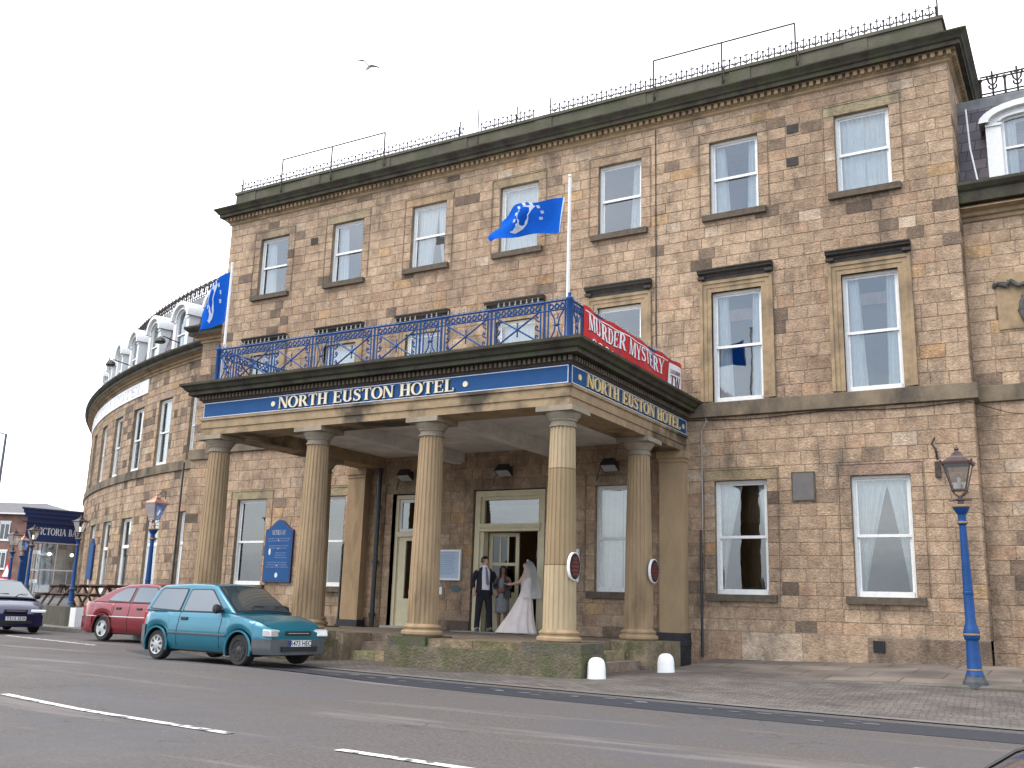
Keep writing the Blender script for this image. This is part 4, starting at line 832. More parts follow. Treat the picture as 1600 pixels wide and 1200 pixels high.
# painted dashes
MK = mat('road_marking_paint', (.72, .72, .68), .7, n=.15, nscale=30, n2=((.12, .12, .12), 9, .56, .62))
for a, b in (((-10.05, -13.74), (-6.29, -14.19)), ((-5.05, -14.30), (-1.4, -14.62))):
    P = dense([a, b], .4); struct('road_marking', ribbon(P, -.05, .05, .007, GZ), MK)
mb = MB()
for i in range(16):
    x = -24.6+i*.33; mb.q([(x, -4.3-.32*(i*.33)/1.3, -1.073), (x+.26, -4.3-.32*(i*.33+.26)/1.3, -1.073), (x+.26, -4.17-.32*(i*.33+.26)/1.3, -1.073), (x, -4.17-.32*(i*.33)/1.3, -1.073)])
struct('dashed_bay_marking', mb, MK)
mb = MB(); rr_ = random.Random(3)
for i in range(46):
    x = rr_.uniform(-12.5, -2); y = edge_y(x)-rr_.uniform(.42, .95); s = rr_.uniform(.03, .10); mb.q([(x-s, y-s*.3, GZ(x, y)+.008), (x+s, y-s*.35, GZ(x, y)+.008), (x+s*.8, y+s*.3, GZ(x, y)+.008), (x-s*.7, y+s*.35, GZ(x, y)+.008)])
struct('worn_paint_flecks', mb, mat('worn_fleck_paint', (.22, .23, .25), .7, n=.4, nscale=30))
mb = MB(); ta = [arc_l(t, 2.9, 0) for t in [-15.6-1.2*i for i in range(40)]]; tb = [arc_l(t, -.2, 0) for t in [-15.6-1.2*i for i in range(40)]]
for (a, b), (c, d) in zip(zip(ta, ta[1:]), zip(tb, tb[1:])): mb.q([(a[0], a[1], -.40), (b[0], b[1], -.40), (d[0], d[1], -.40), (c[0], c[1], -.40)])
struct('terrace', mb, mat('terrace_paving', (.16, .145, .13), .85, n=.3, nscale=2))
tw = MB(); rr = [tw.ring([arc_l(t, 2.95, -1.1), arc_l(t, 2.95, -.36), arc_l(t, 2.72, -.36), arc_l(t, 2.72, -.41)]) for t in [-15.6-1.2*i for i in range(40)]]
for a, b in zip(rr, rr[1:]): tw.bridge(a, b, False)
tag(tw.build('terrace_wall', mat('dirty_render', (.11, .10, .075), .9, n=.4, nscale=2, bump=.3, n2=((.05, .055, .03), 1.2, .45, .6))), 'low dirty stone wall edging the raised bar terrace', 'wall')
wb = MB(); P = [arc_l(-15.05, 2.98, 0), arc_l(-15.58, 2.98, 0), arc_l(-15.58, 2.2, 0), arc_l(-15.05, 2.2, 0)]
A = wb.ring([(p[0], p[1], -1.05) for p in P]); B = wb.ring([(p[0], p[1], -.38) for p in P]); wb.bridge(A, B); wb.face(B)
tag(wb.build('white_end_block', WPAINT), 'white painted block ending the low terrace wall beside the red car', 'wall')
# ---------------- balcony railing round the portico roof
RZ0, RZ1 = 4.66, 5.40
rail = thing('balcony_railing', (-12.08, -3, 4.62), 'ornate blue iron balcony railing with crossed panels on top of the portico', 'railing')
RY = -5.50; RXL, RXR = -16.42, -7.70
CAPW = mat('bare_grey_finial', (.30, .29, .27), .6, n=.4, nscale=20)
RBLUE = mat('railing_blue_paint', (.006, .062, .215), .55, n=.25, nscale=9)
def rail_panel(p0, p1, kind):
    p0 = Vector(p0); p1 = Vector(p1); L_ = (p1-p0).length; d = (p1-p0).normalized()
    n = Vector((d.y, -d.x)); m = lambda u, o, z: (p0.x+d.x*u+n.x*o, p0.y+d.y*u+n.y*o, z)
    mb = MB(); r = .011; zt = RZ1-.03; zf = RZ1-.17; zb = RZ0+.02
    T = lambda pts, rr=r, k=5: mb.tube([m(u, 0, z) for u, z in pts], rr*1.35, k)
    for u in (.0, .07, L_-.07, L_): T([(u, RZ0-.03), (u, RZ1)], .013, 4)
    for z, rr in ((RZ1, .018), (zf, .012), (zb, .014)): T([(0, z), (L_, z)], rr)
    k = max(1, round((L_-.14)/.115)); fin = MB()
    for i in range(k):
        u = .07+(L_-.14)*(i+.5)/k; c = (zt+zf)/2
        T([(u+.042*math.cos(a*math.pi/4), c+.045*math.sin(a*math.pi/4)) for a in range(9)], .014, 4)
        T([(u-.05, zf), (u-.015, zt)], .008, 4)
        q = m(u, 0, RZ1); fin.lathe([(.010, 0), (.010, .02), (.024, .04), (.010, .065), (.016, .085), (.002, .12)], q, 6)
    a, b = .10, L_-.10
    if kind == 'wide':
        T([(a, zb), (b, zf)], .013); T([(a, zf), (b, zb)], .013); c = L_/2; cz = (zb+zf)/2
        q = m(c, 0, cz); mb.ball(q, .035, 8)
        for s in (-1, 1):
            T([(c, cz), (c+s*.0, cz+s*.11)], .012, 4); q = m(c, 0, cz+s*.12); mb.ball(q, .02, 6)
            e = a if s < 0 else b
            for z0 in (zb+.10, cz, zf-.10):
                T([(e, z0-.075), (e-s*.055, z0-.045), (e-s*.075, z0), (e-s*.05, z0+.035), (e-s*.02, z0+.01), (e-s*.04, z0-.015)], .012, 4)
    else:
        c = L_/2; cz = (zb+zf)/2; w = (b-a)/2
        for s in (-1, 1): T([(c+s*w, zb), (c+s*w*.35, cz-.12), (c+s*.03, cz), (c+s*w*.35, cz+.12), (c+s*w, zf)], .012, 4)
        T([(c-.06, cz), (c+.06, cz)], .012, 4); mb.ball(m(c, 0, cz), .03, 6)
        for z0 in (zb+.1, zf-.1): T([(c, z0-.07), (c+.03, z0), (c, z0+.07), (c-.03, z0), (c, z0-.07)], .010, 4)
    p = mb.build('railing_panel', RBLUE, rail, 40); fin.build('finials', CAPW, p, 40)
def run(p0, p1, seq):
    wd = {'n': .52, 'w': 1.0}; nn = seq.count('n'); nw = seq.count('w'); L_ = math.dist(p0, p1); wn = .50; ww = (L_-wn*nn)/nw; s = 0; d = ((p1[0]-p0[0])/L_, (p1[1]-p0[1])/L_)
    for c in seq:
        l = wn if c == 'n' else ww; a = (p0[0]+d[0]*(s+.01), p0[1]+d[1]*(s+.01)); s += l; b = (p0[0]+d[0]*(s-.01), p0[1]+d[1]*(s-.01)); rail_panel(a, b, 'narrow' if c == 'n' else 'wide')
run((RXL, RY), (RXR, RY), 'nwwnwwnwwn'); run((RXR, RY+.05), (RXR, -.12), 'nwwwwn'); run((RXL, -.12), (RXL, RY+.05), 'nwwwwn')
for x in (RXL, RXR):
    mb = MB(); mb.lathe([(.07, 0), (.07, .06), (.05, .08), (.05, .74), (.07, .77), (.07, .80), (.03, .84), (.03, .90)], (x-.0, RY, 4.62), 12); mb.build('corner_post', BLUE, rail, 40)
# ---------------- flagpoles and flags
FB = cloth_mat('blue_flag_cloth', (.015, .13, .62), .35); FW = cloth_mat('white_flag_print', (.75, .82, .92), .3)
def flagpole(x, y, z0, z1, label):
    t = thing('flagpole', (x, y, z0), label, 'flagpole', 'flagpoles on the portico corners')
    mb = MB(); mb.lathe([(.030, 0), (.030, (z1-z0)*.6), (.024, z1-z0), (.034, z1-z0+.01), (.03, z1-z0+.05), (.001, z1-z0+.06)], (x, y, z0), 10); mb.build('pole', WHITE, t, 40)
    mb = MB(); mb.tube([(x+.045, y-.02, z0+.4), (x+.04, y-.02, z1-.05)], .005, 4); mb.build('halyard', WHITE, t)
    return t
flagpole(RXR-.09, RY+.10, 4.62, 7.80, 'white flagpole at the right front corner of the portico roof'); flagpole(RXL-.0, RY+.14, 4.62, 7.45, 'white flagpole at the left front corner of the portico roof')
def flag(corner_fn, label, nu=30, nv=18):
    """corner_fn(u,v)->xyz, u from hoist 0..1, v from bottom 0..1"""
    t = thing('flag', corner_fn(0, .5), label, 'flag', 'blue flags flying over the portico')
    mb = MB(); rr = [mb.ring([corner_fn(u/nu, v/nv) for v in range(nv+1)]) for u in range(nu+1)]
    for a, b in zip(rr, rr[1:]): mb.bridge(a, b, False)
    mb.build('flag_cloth', FB, t, True, recalc=False)
    def on(u, v, side):
        p = Vector(corner_fn(u, v)); a = Vector(corner_fn(u+.01, v)); b = Vector(corner_fn(u, v+.01)); n = (a-p).cross(b-p).normalized(); return p+n*.008*side
    for side in (1, -1):
        em = MB()
        foot = [(.40, .90), (.47, .86), (.52, .74), (.53, .6), (.50, .47), (.50, .35), (.55, .22), (.62, .16), (.66, .20)]; ws_ = [.05, .13, .16, .15, .12, .12, .13, .10, .03]
        pts = []; 
        for q in strip(foot, ws_): em.q([on(*p, side) for p in q])
        for i in range(9):
            a = R(200-i*32); cu, cv = .47+.16*math.cos(a)*1.0, .62+.34*math.sin(a)
            if .0 < cu < .95 and .05 < cv < .95:
                s = .034; em.q([on(cu-s*.7, cv-s, side), on(cu+s*.4, cv-s*1.2, side), on(cu+s*.7, cv+s*1.6, side), on(cu-s*.5, cv+s*1.4, side)])
        for v in range(nv): em.q([on(.0, v/nv, side), on(.018, v/nv, side), on(.018, (v+1)/nv, side), on(0, (v+1)/nv, side)])
        em.build('flag_emblem' if side > 0 else 'flag_emblem', FW, t, recalc=False)
# right flag: flies left from a line near the pole. hoist top (-7.96,7.44) bottom (-8.09,6.73)
def ff1(u, v):
    x = -7.95-.02*(1-v)-1.45*u-.10*math.sin(6*v)*u; hv = .68*(1-.08*u-.25*u*u); zc = 7.10+.02*u+.10*math.sin(3.3*u+.4)*u-.30*u*u*.0
    zb = zc-hv/2+.10*u*u+ (-.18*u*u); z = zb+hv*v+.04*math.sin(7*u+2*v)
    y = RY+.10+.13*math.sin(6*u+1.8*v)+.05*math.sin(12*u-3*v)
    if v < .12 and u < .12: z += .0
    return (x, y, z)
flag(ff1, 'bright blue flag with white emblem flying from the right flagpole')
# left flag droops: hoist along the pole, fly end hanging down-left
def ff2(u, v):
    d = .50*u; hang = .25*u+.30*u*u
    x = RXL-.05-.76*u+.03*math.sin(9*v)*u; z = 6.18+1.15*v*(1-.25*u)-.42*u*(1-.0*v)+.42*u*(1-v)*u*.4+.16*u*v
    y = RY+.12+.09*math.sin(6*u+2*v)+.03*math.sin(13*u-4*v)
    return (x, y, z)
flag(ff2, 'drooping blue flag with white emblem hanging from the left flagpole')
# ---------------- banner on the right-hand railing
ban = thing('banner', (-7.62, -2.7, 4.6), 'red banner reading murder mystery tied to the right side of the balcony railing', 'banner')
def fb(x, d, z): return (-7.66+d+.025*math.sin(x*2.6+z*3)+.012*math.sin(x*7), -5.05+x, 4.58+z)
BW_, BH = 4.98, .84
def cloth(mb, x0, x1, z0, z1, d, n=60, k=4):
    rr = [mb.ring([fb(x0+(x1-x0)*i/n, d, z0+(z1-z0)*j/k+(.02*math.sin(i*.45) if j == k and d < .005 else 0)) for j in range(k+1)]) for i in range(n+1)]
    for a, b in zip(rr, rr[1:]): mb.bridge(a, b, False)
mb = MB(); cloth(mb, 0, BW_, 0, BH, 0); cloth(mb, 0, BW_, 0, BH, -.006); mb.build('banner_sheet', RED, ban, True)
mb = MB(); cloth(mb, .06, 4.15, .745, .765, .006, 50, 1)
text(mb, 'MURDER MYSTERY', 3.75, .31, lambda x, d, z: fb(.18+x, .008+d, .41+z+.02*math.sin(x*5)), .006); text(mb, 'OOOO', 1.2, .25, lambda x, d, z: fb(.3+x, .008+d, .045+z), .006)
mb.build('white_lettering', FW if False else WPAINT, ban)
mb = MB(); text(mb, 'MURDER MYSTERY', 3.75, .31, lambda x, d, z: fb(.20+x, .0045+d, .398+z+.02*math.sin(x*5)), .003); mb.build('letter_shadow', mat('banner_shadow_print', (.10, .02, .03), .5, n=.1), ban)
mb = MB(); cloth(mb, 4.22, 4.90, .02, .74, .006, 16, 3); p = mb.build('white_panel', WPAINT, ban)
mb = MB(); text(mb, 'SATURDAY', .52, .09, lambda x, d, z: fb(4.30+x, .012+d, .52+z), .004); text(mb, 'TW', .46, .26, lambda x, d, z: fb(4.32+x, .012+d, .22+z), .004); mb.build('panel_lettering', mat('maroon_print', (.16, .02, .05), .6, n=.2), p)
# ---------------- fixtures on the facade
def fixture(name, label, cat, loc, group=None): return thing(name, loc, label, cat, group)
for x, lb in ((-15.0, 'black floodlight above the narrow cream door, partly behind a column'), (-12.08, 'black floodlight directly above the main entrance'), (-9.30, 'black floodlight above the curtained window inside the portico')):
    t = fixture('floodlight', lb, 'floodlight', (x, -.02, 3.15), 'floodlights under the portico')
    mb = MB(); c = Matrix.Translation((x, -.26, 3.20)) @ Matrix.Rotation(R(-28), 4, 'X'); mb.prism([(-.20, -.06), (.20, -.06), (.14, .12), (-.14, .12)], -.14, .12, lambda v: c @ v); mb.build('housing', IRON, t)
    mb = MB(); mb.box(-.17, .17, -.12, .10, -.075, -.061, lambda v: c @ v); mb.build('lens', mat('floodlight_lens', (.45, .46, .45), .15, n=.2), t)
    mb = MB(); mb.box(x-.05, x+.05, -.16, .0, 3.28, 3.34); mb.box(x-.02, x+.02, -.24, -.14, 3.22, 3.3); mb.tube([(x, -.01, 3.31), (x-.3, -.012, 3.30), (x-.42, -.012, 3.1), (x-.45, -.012, 2.9)], .01, 4); mb.build('bracket', IRON, t)
# downpipes
def pipe(name, label, pts, r, mt, joints=()):
    mb = MB(); mb.tube(pts, r, 10); [mb.lathe([(r*1.35, 0), (r*1.35, .09)], (pts[0][0], pts[0][1], z), 10) for z in joints]; return tag(mb.build(name, mt, None, 40), label, 'pipe')
pipe('downpipe', 'thick black downpipe beside the left pilaster inside the portico', [(-15.93, -.12, 3.70), (-15.93, -.12, -.56)], .065, BPIPE, (2.4, 1.0, -.3))
pipe('thin_downpipe', 'thin black pipe rising beside the left pilaster to shoulder height', [(-17.03, -.11, -.9), (-17.03, -.11, 1.45), (-16.93, -.06, 1.7)], .03, BPIPE, (.3,))
pipe('thin_downpipe', 'thin dark pipe on the wall left of the draped window', [(-7.24, -.09, -.86), (-7.24, -.09, 1.75)], .026, BPIPE, (.1, 1.1))
pipe('cable_conduit', 'pale cable looping down from the portico cornice to the wall', [(-7.16, -.05, 4.40), (-7.10, -.05, 4.1), (-7.22, -.04, 3.9), (-7.22, -.03, 1.8)], .013, mat('pale_conduit', (.42, .40, .36), .6, n=.2))
pipe('lightning_conductor', 'thin dark vertical lead strip running up the upper facade', [(-8.28, -.02, 4.6), (-8.28, -.02, 11.35)], .011, IRON)
pipe('wing_downpipe', 'thin black pipe in the corner of the left wing', [(-24.12, .55, -.9), (-24.12, .55, 4.1)], .03, BPIPE)
pipe('slate_edge_pipe', 'thin pale pipe running down the slates beside the right dormer', [(-1.55, .55, 10.5), (-1.52, .50, 9.6), (-1.42, .44, 8.8)], .018, WHITE)
# notice cases, stickers
def panelq(name, x0, x1, z0, z1, y0, y1, mt, parent=None): mb = MB(); mb.box(x0, x1, y0, y1, z0, z1); return mb.build(name, mt, parent)
for xa, xb, lb in ((-14.14, -13.36, 'white framed menu case on the wall left of the entrance'), (-10.95, -10.16, 'white framed menu case right of the entrance, mostly behind a column')):
    t = fixture('menu_case', lb, 'notice case', (xa, -.02, .6), 'menu cases beside the entrance'); z0, z1 = .62, 1.36
    boxes('case_frame', [(xa, xa+.05, -.07, -.01, z0, z1), (xb-.05, xb, -.07, -.01, z0, z1), (xa+.05, xb-.05, -.07, -.01, z0, z0+.05), (xa+.05, xb-.05, -.07, -.01, z1-.05, z1)], mat('white_case_frame', (.75, .77, .8), .4, n=.1), t)
    panelq('menu_sheet', xa+.05, xb-.05, z0+.05, z1-.05, -.035, -.012, PAPER, t)
    mb = MB(); [mb.box(xa+.14+.05*rnd.random(), xb-.16-.1*rnd.random(), -.0375, -.0355, z1-.14-.045*i, z1-.125-.045*i) for i in range(11)]; mb.build('menu_lines', mat('faint_print', (.26, .36, .5), .6, n=.2), t)
t = fixture('wall_sticker', 'small white notice with a curled emblem under the left menu case', 'sticker', (-14.0, -.02, .3)); panelq('notice', -14.12, -13.9, .28, .46, -.02, -.012, WPAINT, t); mb = MB(); mb.tube([(-14.01+.09*math.cos(a*.4), -.018, .46+.09*math.sin(a*.4)) for a in range(9)], .012, 4); mb.build('emblem_arc', mat('pale_blue_print', (.4, .6, .65), .5, n=.1), t)
t = fixture('oval_wall_plate', 'small dark green oval plate on the stones left of the entrance', 'plaque', (-13.5, -.02, .42))
mb = MB(); mb.lathe([(.001, -.03), (.13, -.03), (.145, -.015), (.145, 0), (.001, 0)], (0, 0, 0), 20, 1, .6); o = mb.build('plate', mat('dull_teal_enamel', (.06, .12, .13), .5, n=.5, nscale=12), t); o.matrix_basis = Matrix.Translation((-13.5, -.01, .42)) @ Matrix.Rotation(R(90), 4, 'X')
# oval guide signs on columns (edge on to the camera, facing right)
for (x, y, z), lb in (((-7.64, -5.34, .72), 'oval black and red guide sign on the front right column'), ((-7.60, -1.92, .80), 'oval black and red guide sign on the rear right column')):
    t = fixture('oval_sign', lb, 'sign', (x, y, z), 'oval signs on the portico columns')
    rot = Matrix.Translation((x, y, z)) @ Matrix.Rotation(R(-6), 4, 'Z')
    for nm, r_, d0, d1, mt in (('rim', 1.0, 0, .05, WPAINT), ('face', .93, .05, .056, INK)):
        mb = MB(); m = lambda a, d: rot @ Vector((d, r_*.17*math.cos(a), r_*.235*math.sin(a))); A = mb.ring([m(2*math.pi*i/28, d0) for i in range(28)]); B = mb.ring([m(2*math.pi*i/28, d1) for i in range(28)]); mb.bridge(A, B); mb.face(B); mb.face(A[::-1]); mb.build(nm, mt, t)
    mb = MB()
    for i, w in enumerate((.11, .19, .23, .21, .14)): mb.box(.057, .060, -w/2, w/2, .13-.065*i-.02, .13-.065*i+.02, lambda v: rot @ v)
    mb.build('red_bands', mat('dull_red_print', (.30, .03, .02), .6, n=.5, nscale=60, col2=(.02, .01, .01)), t)
# blue information board with arched top
def info_board(t, m, w, h, full=True):
    def outl(g, n=20):
        P = [(-w/2+g, g), (w/2-g, g), (w/2-g, h-.30)]
        for i in range(n+1): u = 1-2*i/n; P.append(((w/2-g)*u, h-.30-g+.27*(.5+.5*math.cos(math.pi*u))+.02))
        return P+[(-w/2+g, h-.30)]
    mb = MB(); A = mb.ring([m(x, -.005, z) for x, z in outl(0)]); B = mb.ring([m(x, -.07, z) for x, z in outl(0)]); mb.bridge(A, B); mb.face(B); mb.build('board_frame', NAVY, t)
    mb = MB(); P = [m(x, -.073, z) for x, z in outl(.05)]; mb.q(P); mb.build('board_face', BLUE2, t)
    if full:
        mb = MB(); text(mb, 'VICTORIA BAR', .50, .13, lambda x, d, z: m(-.25+x, -.074-d, h-.42+z), .003); mb.build('board_title', mat('gold_board_text', (.45, .42, .36), .5, n=.1), t)
        mb = MB(); z = h-.54
        for k, n_ in enumerate((2, 2, 3, 3)):
            for i in range(n_):
                ww = rnd.uniform(.55, .80)*(.62 if k == 2 else 1); x = -ww/2+(.1 if k == 2 else 0)
                while x < ww/2+(.1 if k == 2 else 0): l = rnd.uniform(.03, .09); q = m(x, -.0745, z); r_ = m(x+l, -.0765, z+.028); mb.box(min(q[0], r_[0]), max(q[0], r_[0]), min(q[1], r_[1]), max(q[1], r_[1]), q[2], r_[2]); x += l+.022
                z -= .062
            z -= .07
        mb.build('board_small_print', mat('faded_board_text', (.13, .16, .30), .6, n=.2), t)
        mb = MB(); disc2 = lambda x, z, rx, rz, d: mb.q([m(x+rx*math.cos(2*math.pi*i/14), d, z+rz*math.sin(2*math.pi*i/14)) for i in range(14)])
        disc2(0, .19, .055, .07, -.075); disc2(0, h-.57, .018, .018, -.075); disc2(.0, h-.79, .02, .018, -.0755); disc2(-.30, .82, .04, .09, -.075); disc2(0, .45, .03, .012, -.075); mb.build('board_motifs', mat('pale_motif', (.6, .66, .7), .5, n=.3, nscale=30), t)
t = fixture('information_board', 'blue arch topped bar notice board on the wall between two windows', 'sign', (-19.33, -.02, .5), 'blue bar notice boards'); info_board(t, lambda x, y, z: (-19.33+x, y-.01, .50+z), 1.0, 1.70)
a = R(-27.1); P_ = Vector(arc_l(-27.1, 0, 0)); X_, n_ = arc_m(arc_l, -27.1)
t = fixture('information_board', 'blue arch topped board seen edge on, on the curved wing near the bar porch', 'sign', (P_.x, P_.y, .6), 'blue bar notice boards'); info_board(t, lambda x, y, z: tuple(P_+X_*x-n_*(y-.01)+Vector((0, 0, .62+z))), .95, 1.62, False)
# grey plaque, air grille, old lamp bracket
t = fixture('wall_plaque', 'plain grey square plaque between the two draped windows', 'plaque', (-5.06, -.02, 2.3)); panelq('plaque_frame', -5.30, -4.82, 2.31, 2.92, -.03, -.004, SILL, t); panelq('plaque_face', -5.27, -4.85, 2.34, 2.89, -.036, -.0305, mat('grey_slate_face', (.13, .12, .12), .55, n=.2, nscale=6), t)
t = fixture('air_grille', 'small black iron air grille low in the plinth', 'grille', (-3.72, -.06, -.5)); panelq('grille_recess', -3.83, -3.61, -.62, -.40, -.085, -.065, INK, t); mb = MB(); [mb.box(-3.82+.035*i, -3.808+.035*i, -.10, -.086, -.61, -.41) for i in range(6)]; mb.build('grille_bars', IRON, t)
for (x, z) in ((-5.02, 10.62), (-5.05, 9.83), (-11.9, 10.05), (-18.95, 10.30), (-14.45, 9.55)):
    t = tag(panelq('wall_vent', x-.13, x+.13, z-.10, z+.10, -.022, -.008, DARKROOM), None, 'vent', 'small vents in the upper facade'); 
    t['label'] = {-5.02: 'black vent hole beside the top of the rightmost upper window', -5.05: 'smaller black vent low between the two rightmost upper windows', -11.9: 'dark vent left of the right-hand blue flag', -18.95: 'dark vent between the two leftmost upper windows', -14.45: 'dark vent right of the second upper window from the left'}[x]
mb = MB(); mb.box(-2.53, -2.43, -.10, -.01, 2.70, 3.0); mb.tube([(-2.48, -.02, 3.05), (-2.50, -.06, 3.25), (-2.56, -.07, 3.35), (-2.50, -.07, 3.47)], .022, 6); mb.tube([(-2.5, -.03, 3.1), (-2.47, -.12, 3.2)], .015, 5); tag(mb.build('old_lamp_bracket', RUST), 'rusty broken lamp bracket on the wall above the right street lamp', 'bracket')
mb = MB(); mb.tube([(-8.3, -.03, 4.10)]+[(-8.3+.62*i, -.03, 4.13+.03*math.sin(i*1.3)) for i in range(1, 11)]+[(-1.9, -.06, 4.15), (-1.2, .38, 3.95), (-.2, .38, 3.78)], .008, 4); tag(mb.build('wall_cable', IRON), 'thin slack black cable strung below the string course', 'cable')
# carved wreath on the right bay
wr = fixture('carved_wreath', 'dark carved stone wreath with ribbon on a plain panel of the right wing', 'wreath', (-.35, .42, 6.1)); panelq('wreath_panel', -1.25, .9, 5.62, 6.75, .425, .443, TRIM, wr)
def blob_tube(pts, r, seed):
    mb = MB(); rr = random.Random(seed); D_ = []
    for a, b in zip(pts, pts[1:]):
        for k in range(4): D_.append(Vector(a).lerp(Vector(b), k/4))
    for p in D_:
        for _ in range(3): s = r*rr.uniform(.3, .5); mb.ball((p.x+rr.uniform(-r, r)*.6, p.y+rr.uniform(-r, r)*.25, p.z+rr.uniform(-r, r)*.6), s, 6)
    mb.tube(D_, r*.75, 8); return mb
DW_ = mat('weathered_carving', (.10, .095, .095), .85, n=.5, nscale=14)
blob_tube([(-.42+.40*math.cos(a*.35), .37, 5.98+.42*math.sin(a*.35)) for a in range(19)], .085, 3).build('wreath_ring', DW_, wr, True)
blob_tube([(-1.30, .40, 6.52), (-1.2, .37, 6.56), (-1.08, .38, 6.50), (-.98, .36, 6.58), (-.85, .36, 6.46), (-.72, .37, 6.50), (-.5, .36, 6.42)], .055, 5).build('ribbon', DW_, wr, True)
# bollards
def bollard(x, y, z, label):
    mb = MB(); mb.lathe([(.16, 0), (.155, .05), (.15, .18), (.14, .25), (.115, .30), (.07, .33), (.001, .34)], (x, y, z), 18, 1, .8); return tag(mb.build('bollard', WPAINT, None, 40), label, 'bollard', 'white rounded guard stones by the portico')
bollard(-7.05, -5.60, GS(-7.0, -5.6)-.01, 'short white rounded guard stone nearest the road, at the portico corner'); bollard(-6.76, -3.35, GS(-6.76, -3.3)-.01, 'short white rounded guard stone farther back, by the side steps')
# ---------------- gull
gl = thing('seagull', (-15.67, -1.97, 14.05), 'white and grey gull gliding in the sky left of the roof', 'gull'); gm = mat('gull_white', (.5, .5, .52), .7, n=.2); gw = mat('gull_grey_wing', (.22, .22, .25), .7, n=.3)
c_ = Vector((-15.67, -1.97, 14.05)); ax = Vector((.86, .5, 0)); G = lambda a, b, z: tuple(c_+r2*a+fw*b+u2*z)
mb = MB(); mb.tube([G(-.10, -.02, -.12), G(-.05, 0, -.075), G(.01, 0, -.02), G(.05, 0, .01), G(.075, 0, .03)], [.01, .035, .045, .03, .012], 8); mb.build('body', gm, gl, True)
for pts in ([(0, -.01), (-.08, .07), (-.15, .14), (-.25, .15), (-.36, .155)], [(.02, -.01), (.10, -.005), (.20, -.02), (.28, -.06), (.37, -.13)]):
    mb = MB(); ws_ = [.09, .10, .085, .06, .015]
    for sgn in (1,):
        F_ = [mb.ring([G(a, -w, z), G(a, 0, z+.016), G(a, w, z), G(a, 0, z-.004)]) for (a, z), w in zip(pts, ws_)]
        for a, b in zip(F_, F_[1:]): mb.bridge(a, b)
        mb.face(F_[0][::-1]); mb.face(F_[-1])
    mb.build('wing', gw, gl)
